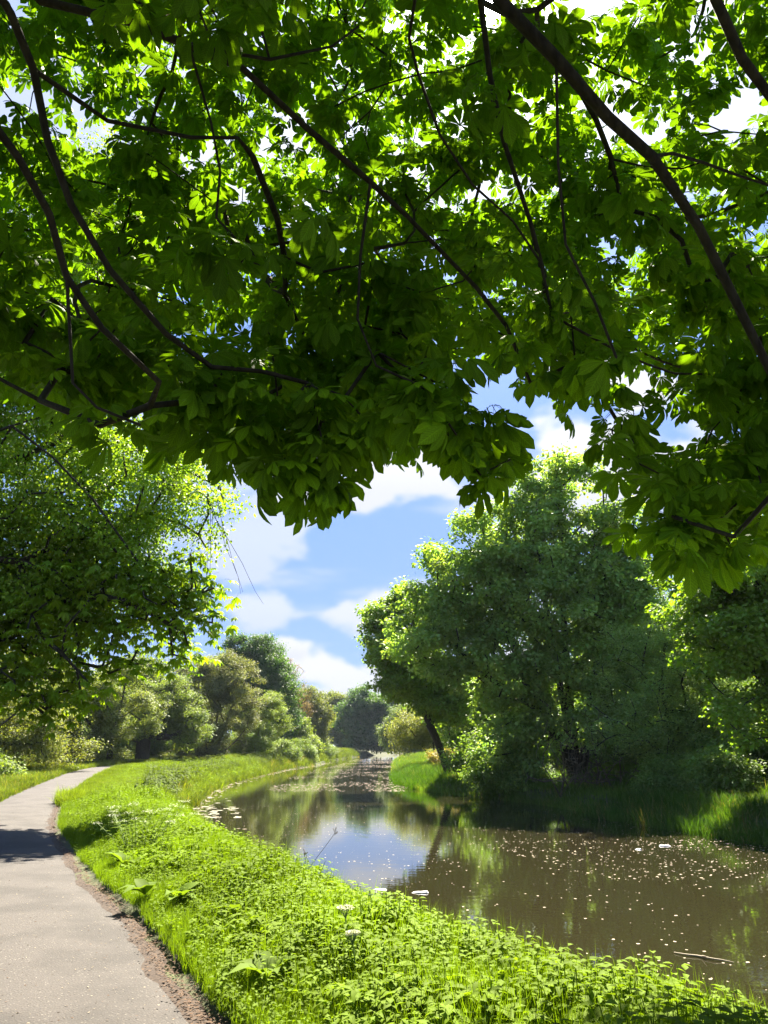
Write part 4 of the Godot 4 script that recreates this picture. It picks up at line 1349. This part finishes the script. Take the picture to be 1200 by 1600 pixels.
# ---------------------------------------------------------------- small things
func dock(sd: int) -> ArrayMesh:
	rng.seed = sd
	var b := MB.new()
	for k in 8:
		var a := rnd(0, TAU)
		var d := V(cos(a), rnd(0.5, 1.3), sin(a)).normalized()
		leaf_blade(b, V(0, 0.02, 0), d, V(-cos(a) * 0.6, 1, -sin(a) * 0.6).normalized(), rnd(0.25, 0.38), rnd(0.05, 0.075), rnd(0.3, 0.6), Color(0.13, 0.2, 0.03) * rnd(0.85, 1.15))
	return b.mesh()

func make_small_things() -> void:
	# broad dock plants in the bank
	var spots := [[-2.4, -8.5, "dock plant with broad leaves at the path edge past the shadow"], [-2.0, -8.25, "dock plant right of the one at the path edge"], [-0.75, -5.6, "dock plant with upright blades nearest the camera"], [-3.3, -10.6, "dock plant in the shade by the bend of the path"], [-1.3, -7.4, "dock plant in the middle of the nettles"]]
	for k in spots.size():
		var x: float = spots[k][0]; var z: float = spots[k][1]
		var o := obj("dock_plant", dock(800 + k), M.herb)
		o.position = V(x, height(x, z) + 0.08, z)
		o.scale = Vector3.ONE * 1.1
		tag(o, spots[k][2], "plant", "dock plants on the bank")
	# white umbels
	rng.seed = 820
	var um := [[-0.27, -5.95, 0.42, 0.06, "larger white flower head standing above the nettles"], [-0.2, -5.5, 0.35, 0.042, "smaller white flower head just below the larger one"]]
	for q in um:
		var x: float = q[0]; var z: float = q[1]
		var o := thing("hogweed_flower", q[4], "flower", V(x, height(x, z), z), "white flower heads on the bank")
		var st := MB.new()
		var top: float = q[2]
		st.tube(PackedVector3Array([V(0, 0, 0), V(0.02, top * 0.5, 0), V(0, top, 0)]), PackedFloat32Array([0.006, 0.005, 0.004]), 5)
		var hd := MB.new()
		for k in 150:
			var a := rnd(0, TAU); var r: float = q[3] * sqrt(rng.randf())
			var c := V(cos(a) * r, top + 0.045 - 4.0 * r * r + rnd(-0.008, 0.008), sin(a) * r)
			for j in 3:
				var d := rdir() * 0.011
				hd.face(c, c + d, c + d.cross(Vector3.UP) + V(0, 0.004, 0), Color(0.5, 0.52, 0.33))
			if k % 6 == 0:
				st.tube(PackedVector3Array([V(0, top - 0.03, 0), c]), PackedFloat32Array([0.0018, 0.0012]), 3)
		M.stem = plain(lin(0.1, 0.16, 0.03), 0.7)
		obj("stem", st.mesh(), M.stem, o)
		obj("flower_head", hd.mesh(), M.petal, o)
	# big feathery cow parsley by the bend
	var cp := thing("cow_parsley", "frothy pale cow parsley clump at the edge of the tree shadow", "plant", V(-3.5, height(-3.5, -11.9), -11.9))
	var st2 := MB.new(); var fl := MB.new(); var lf := MB.new()
	for s in 26:
		var top := V(rnd(-0.75, 0.75), rnd(0.5, 0.8), rnd(-0.5, 0.5))
		st2.tube(PackedVector3Array([V(top.x * 0.3, 0, top.z * 0.3), top * 0.6, top]), PackedFloat32Array([0.005, 0.004, 0.003]), 3)
		for k in 40:
			var q := top + V(rnd(-0.07, 0.07), rnd(-0.015, 0.02), rnd(-0.07, 0.07))
			var d := rdir() * 0.012
			fl.face(q, q + d, q + d.cross(Vector3.UP) + V(0, 0.003, 0), Color(0.62, 0.64, 0.45))
		for k in 9:
			var a := rnd(0, TAU)
			leaf_blade(lf, top * rnd(0.25, 0.85), V(cos(a), 0.25, sin(a)).normalized(), Vector3.UP, rnd(0.07, 0.14), 0.02, 0.3, Color(0.12, 0.18, 0.03))
	obj("stems", st2.mesh(), M.stem, cp, "stuff")
	obj("flowers", fl.mesh(), M.petal, cp, "stuff")
	obj("leaves", lf.mesh(), M.herb, cp, "stuff")
	# thin dead stalks over the water
	var stalks := [[-1.2, -11.9, 1.0, 0.45, "thin bent dead stalk against the sky reflection"], [-1.05, -11.6, 0.75, -0.05, "short upright dead stalk beside the bent one"]]
	for q in stalks:
		var s := MB.new()
		var x: float = q[0]; var z: float = q[1]; var hh: float = q[2]; var ln: float = q[3]
		s.tube(PackedVector3Array([V(0, 0, 0), V(ln * 0.3, hh * 0.5, 0), V(ln, hh * 0.9, 0), V(ln * 1.15, hh, 0)]), PackedFloat32Array([0.004, 0.0035, 0.003, 0.002]), 4)
		for k in 6:
			var p := V(ln * 1.1, hh * (0.93 + 0.012 * k), 0)
			s.tube(PackedVector3Array([p, p + V(rnd(-0.04, 0.05), rnd(0.02, 0.06), rnd(-0.03, 0.03))]), PackedFloat32Array([0.003, 0.006]), 3)
		var o := obj("dead_stalk", s.mesh(), M.bark_pale)
		o.position = V(x, height(x, z), z)
		tag(o, q[4], "plant stalk", "dead stalks by the water")
	# floating stick and pale litter
	var b := MB.new()
	b.tube(PackedVector3Array([V(-0.3, 0.004, 0.02), V(-0.16, 0.01, 0.045), V(-0.05, 0.006, 0.0), V(0.12, 0.012, 0.03), V(0.2, 0.008, 0.0), V(0.32, 0.004, -0.01)]), PackedFloat32Array([0.005, 0.008, 0.011, 0.009, 0.008, 0.004]), 6)
	b.tube(PackedVector3Array([V(0.0, 0.015, 0.0), V(0.08, 0.04, 0.1)]), PackedFloat32Array([0.008, 0.004]), 5)
	var stick := obj("floating_stick", b.mesh(), plain(lin(0.24, 0.2, 0.14), 0.85))
	stick.position = V(3.37, WATER_Y + 0.005, -9.15)
	stick.rotation.y = -0.75
	tag(stick, "pale stick floating on the brown water near the right edge", "stick")
	var fl_spots := [[6.29, -18.61, 0.15, "white piece of litter floating near the reeds"], [0.55, -12.9, 0.14, "white scrap floating just off the nettle bank"], [-0.05, -13.1, 0.12, "small white scrap half hidden by the nettles"], [5.5, -18.0, 0.07, "dull scrap floating left of the white litter"]]
	for q in fl_spots:
		var m := MB.new()
		var r: float = q[2]
		rng.seed = int(r * 1000)
		var ring := []
		var ring2 := []
		for k in 10:
			var a := TAU * k / 10
			var rr := r * rnd(0.5, 1.15)
			ring.append(m.p(V(cos(a) * rr, 0.0, sin(a) * rr * 0.5)))
			ring2.append(m.p(V(cos(a) * rr * 0.85, 0.018 * rnd(0.2, 1.3), sin(a) * rr * 0.42)))
		var top := m.p(V(0, 0.02, 0))
		for k in 10:
			var j := (k + 1) % 10
			m.tri(ring[k], ring2[k], ring[j]); m.tri(ring2[k], ring2[j], ring[j]); m.tri(ring2[k], top, ring2[j])
		var o := obj("floating_litter", m.mesh(), M.white)
		o.position = V(q[0], WATER_Y + 0.003, q[1])
		tag(o, q[3], "litter", "pale scraps floating on the canal")
	# floating leaves off the left bank
	rng.seed = 850
	var pad := MB.new()
	var mid := pad.p(V(0, 0.006, 0))
	var rg := []
	for k in 11:
		var a := 0.25 + (TAU - 0.5) * k / 10
		rg.append(pad.p(V(cos(a) * rnd(0.9, 1.05), 0.004 + rnd(0, 0.01), sin(a) * rnd(0.85, 1.0))))
	for k in 10:
		pad.tri(mid, rg[k], rg[k + 1])
	var pm := pad.mesh()
	var pmat := plain(lin(0.2, 0.185, 0.095), 0.4)
	for k in 70:
		var z := -25.0 - 26.0 * rng.randf() if k > 24 else -25.5 - 4.5 * rng.randf()
		var x := L(z) + 0.25 + absf(rng.randfn(0, 0.55))
		if k <= 24:
			x = L(z) + 0.3 + 1.4 * rng.randf()
		var o := obj("floating_leaf", pm, pmat)
		var s := rnd(0.06, 0.17)
		o.transform = Transform3D(Basis(Vector3.UP, rnd(0, TAU)).scaled(V(s, 1, s)), V(x, WATER_Y + 0.003, z))
		tag(o, "pale round leaf floating on the water along the left bank", "leaf", "leaves floating along the left bank")
	# petals and seed scales on the water
	var pt := MB.new()
	var pc := pt.p(V(0, 0.12, 0))
	var pr := []
	for k in 6:
		var a := TAU * k / 6
		pr.append(pt.p(V(cos(a) * rnd(0.7, 1.1), 0.02, sin(a) * rnd(0.45, 0.75))))
	for k in 6:
		pt.tri(pc, pr[k], pr[(k + 1) % 6])
	var w: Array[Transform3D] = []
	var tint := PackedColorArray()
	var drift := FastNoiseLite.new(); drift.seed = 6; drift.frequency = 0.25
	var n := 0
	while n < 15000:
		n += 1
		var z := 0.0
		var x := 0.0
		var s := 0.006 + 0.024 * pow(rng.randf(), 1.8)
		var which := n % 10
		if which < 1:      # drift by the reeds
			z = -14.0 - 6.0 * rng.randf()
			x = R(z) - 0.2 - 6.5 * pow(rng.randf(), 1.3)
			if drift.get_noise_2d(x * 1.5, z * 3.0) < rnd(-0.5, 0.35):
				continue
			s = 0.008 + 0.03 * pow(rng.randf(), 2.0)
		elif which < 5:    # loose over the near water
			z = -7.0 - 24.0 * pow(rng.randf(), 1.3)
			x = lerpf(L(z), R(z), pow(rng.randf(), 0.8))
			if drift.get_noise_2d(x, z) < rnd(-0.4, 0.5):
				continue
		elif which < 9:    # the far scum along the right
			z = -40.0 - 95.0 * pow(rng.randf(), 1.2)
			x = R(z) - (R(z) - L(z)) * 0.72 * pow(rng.randf(), 1.25)
			if drift.get_noise_2d(x * 0.8, z * 0.35) < -0.1:
				continue
			s = rnd(0.03, 0.09)
		else:              # rim of the left bank
			z = -22.0 - 90.0 * rng.randf()
			x = L(z) + 0.05 + absf(rng.randfn(0, 0.4))
			s = rnd(0.03, 0.09)
		w.append(Transform3D(Basis(Vector3.UP, rnd(0, TAU)).scaled(V(s, s * 0.6, s)), V(x, WATER_Y + 0.004, z)))
		var t := rnd(0.6, 1.2)
		tint.append(Color(0.4 * t, 0.33 * t, 0.22 * t) if which < 5 else Color(0.24 * t, 0.185 * t, 0.125 * t))
	tag(multi("floating_petals", pt.mesh(), M.petal, w, tint), "pale petals and seed scales scattered over the water", "petals")
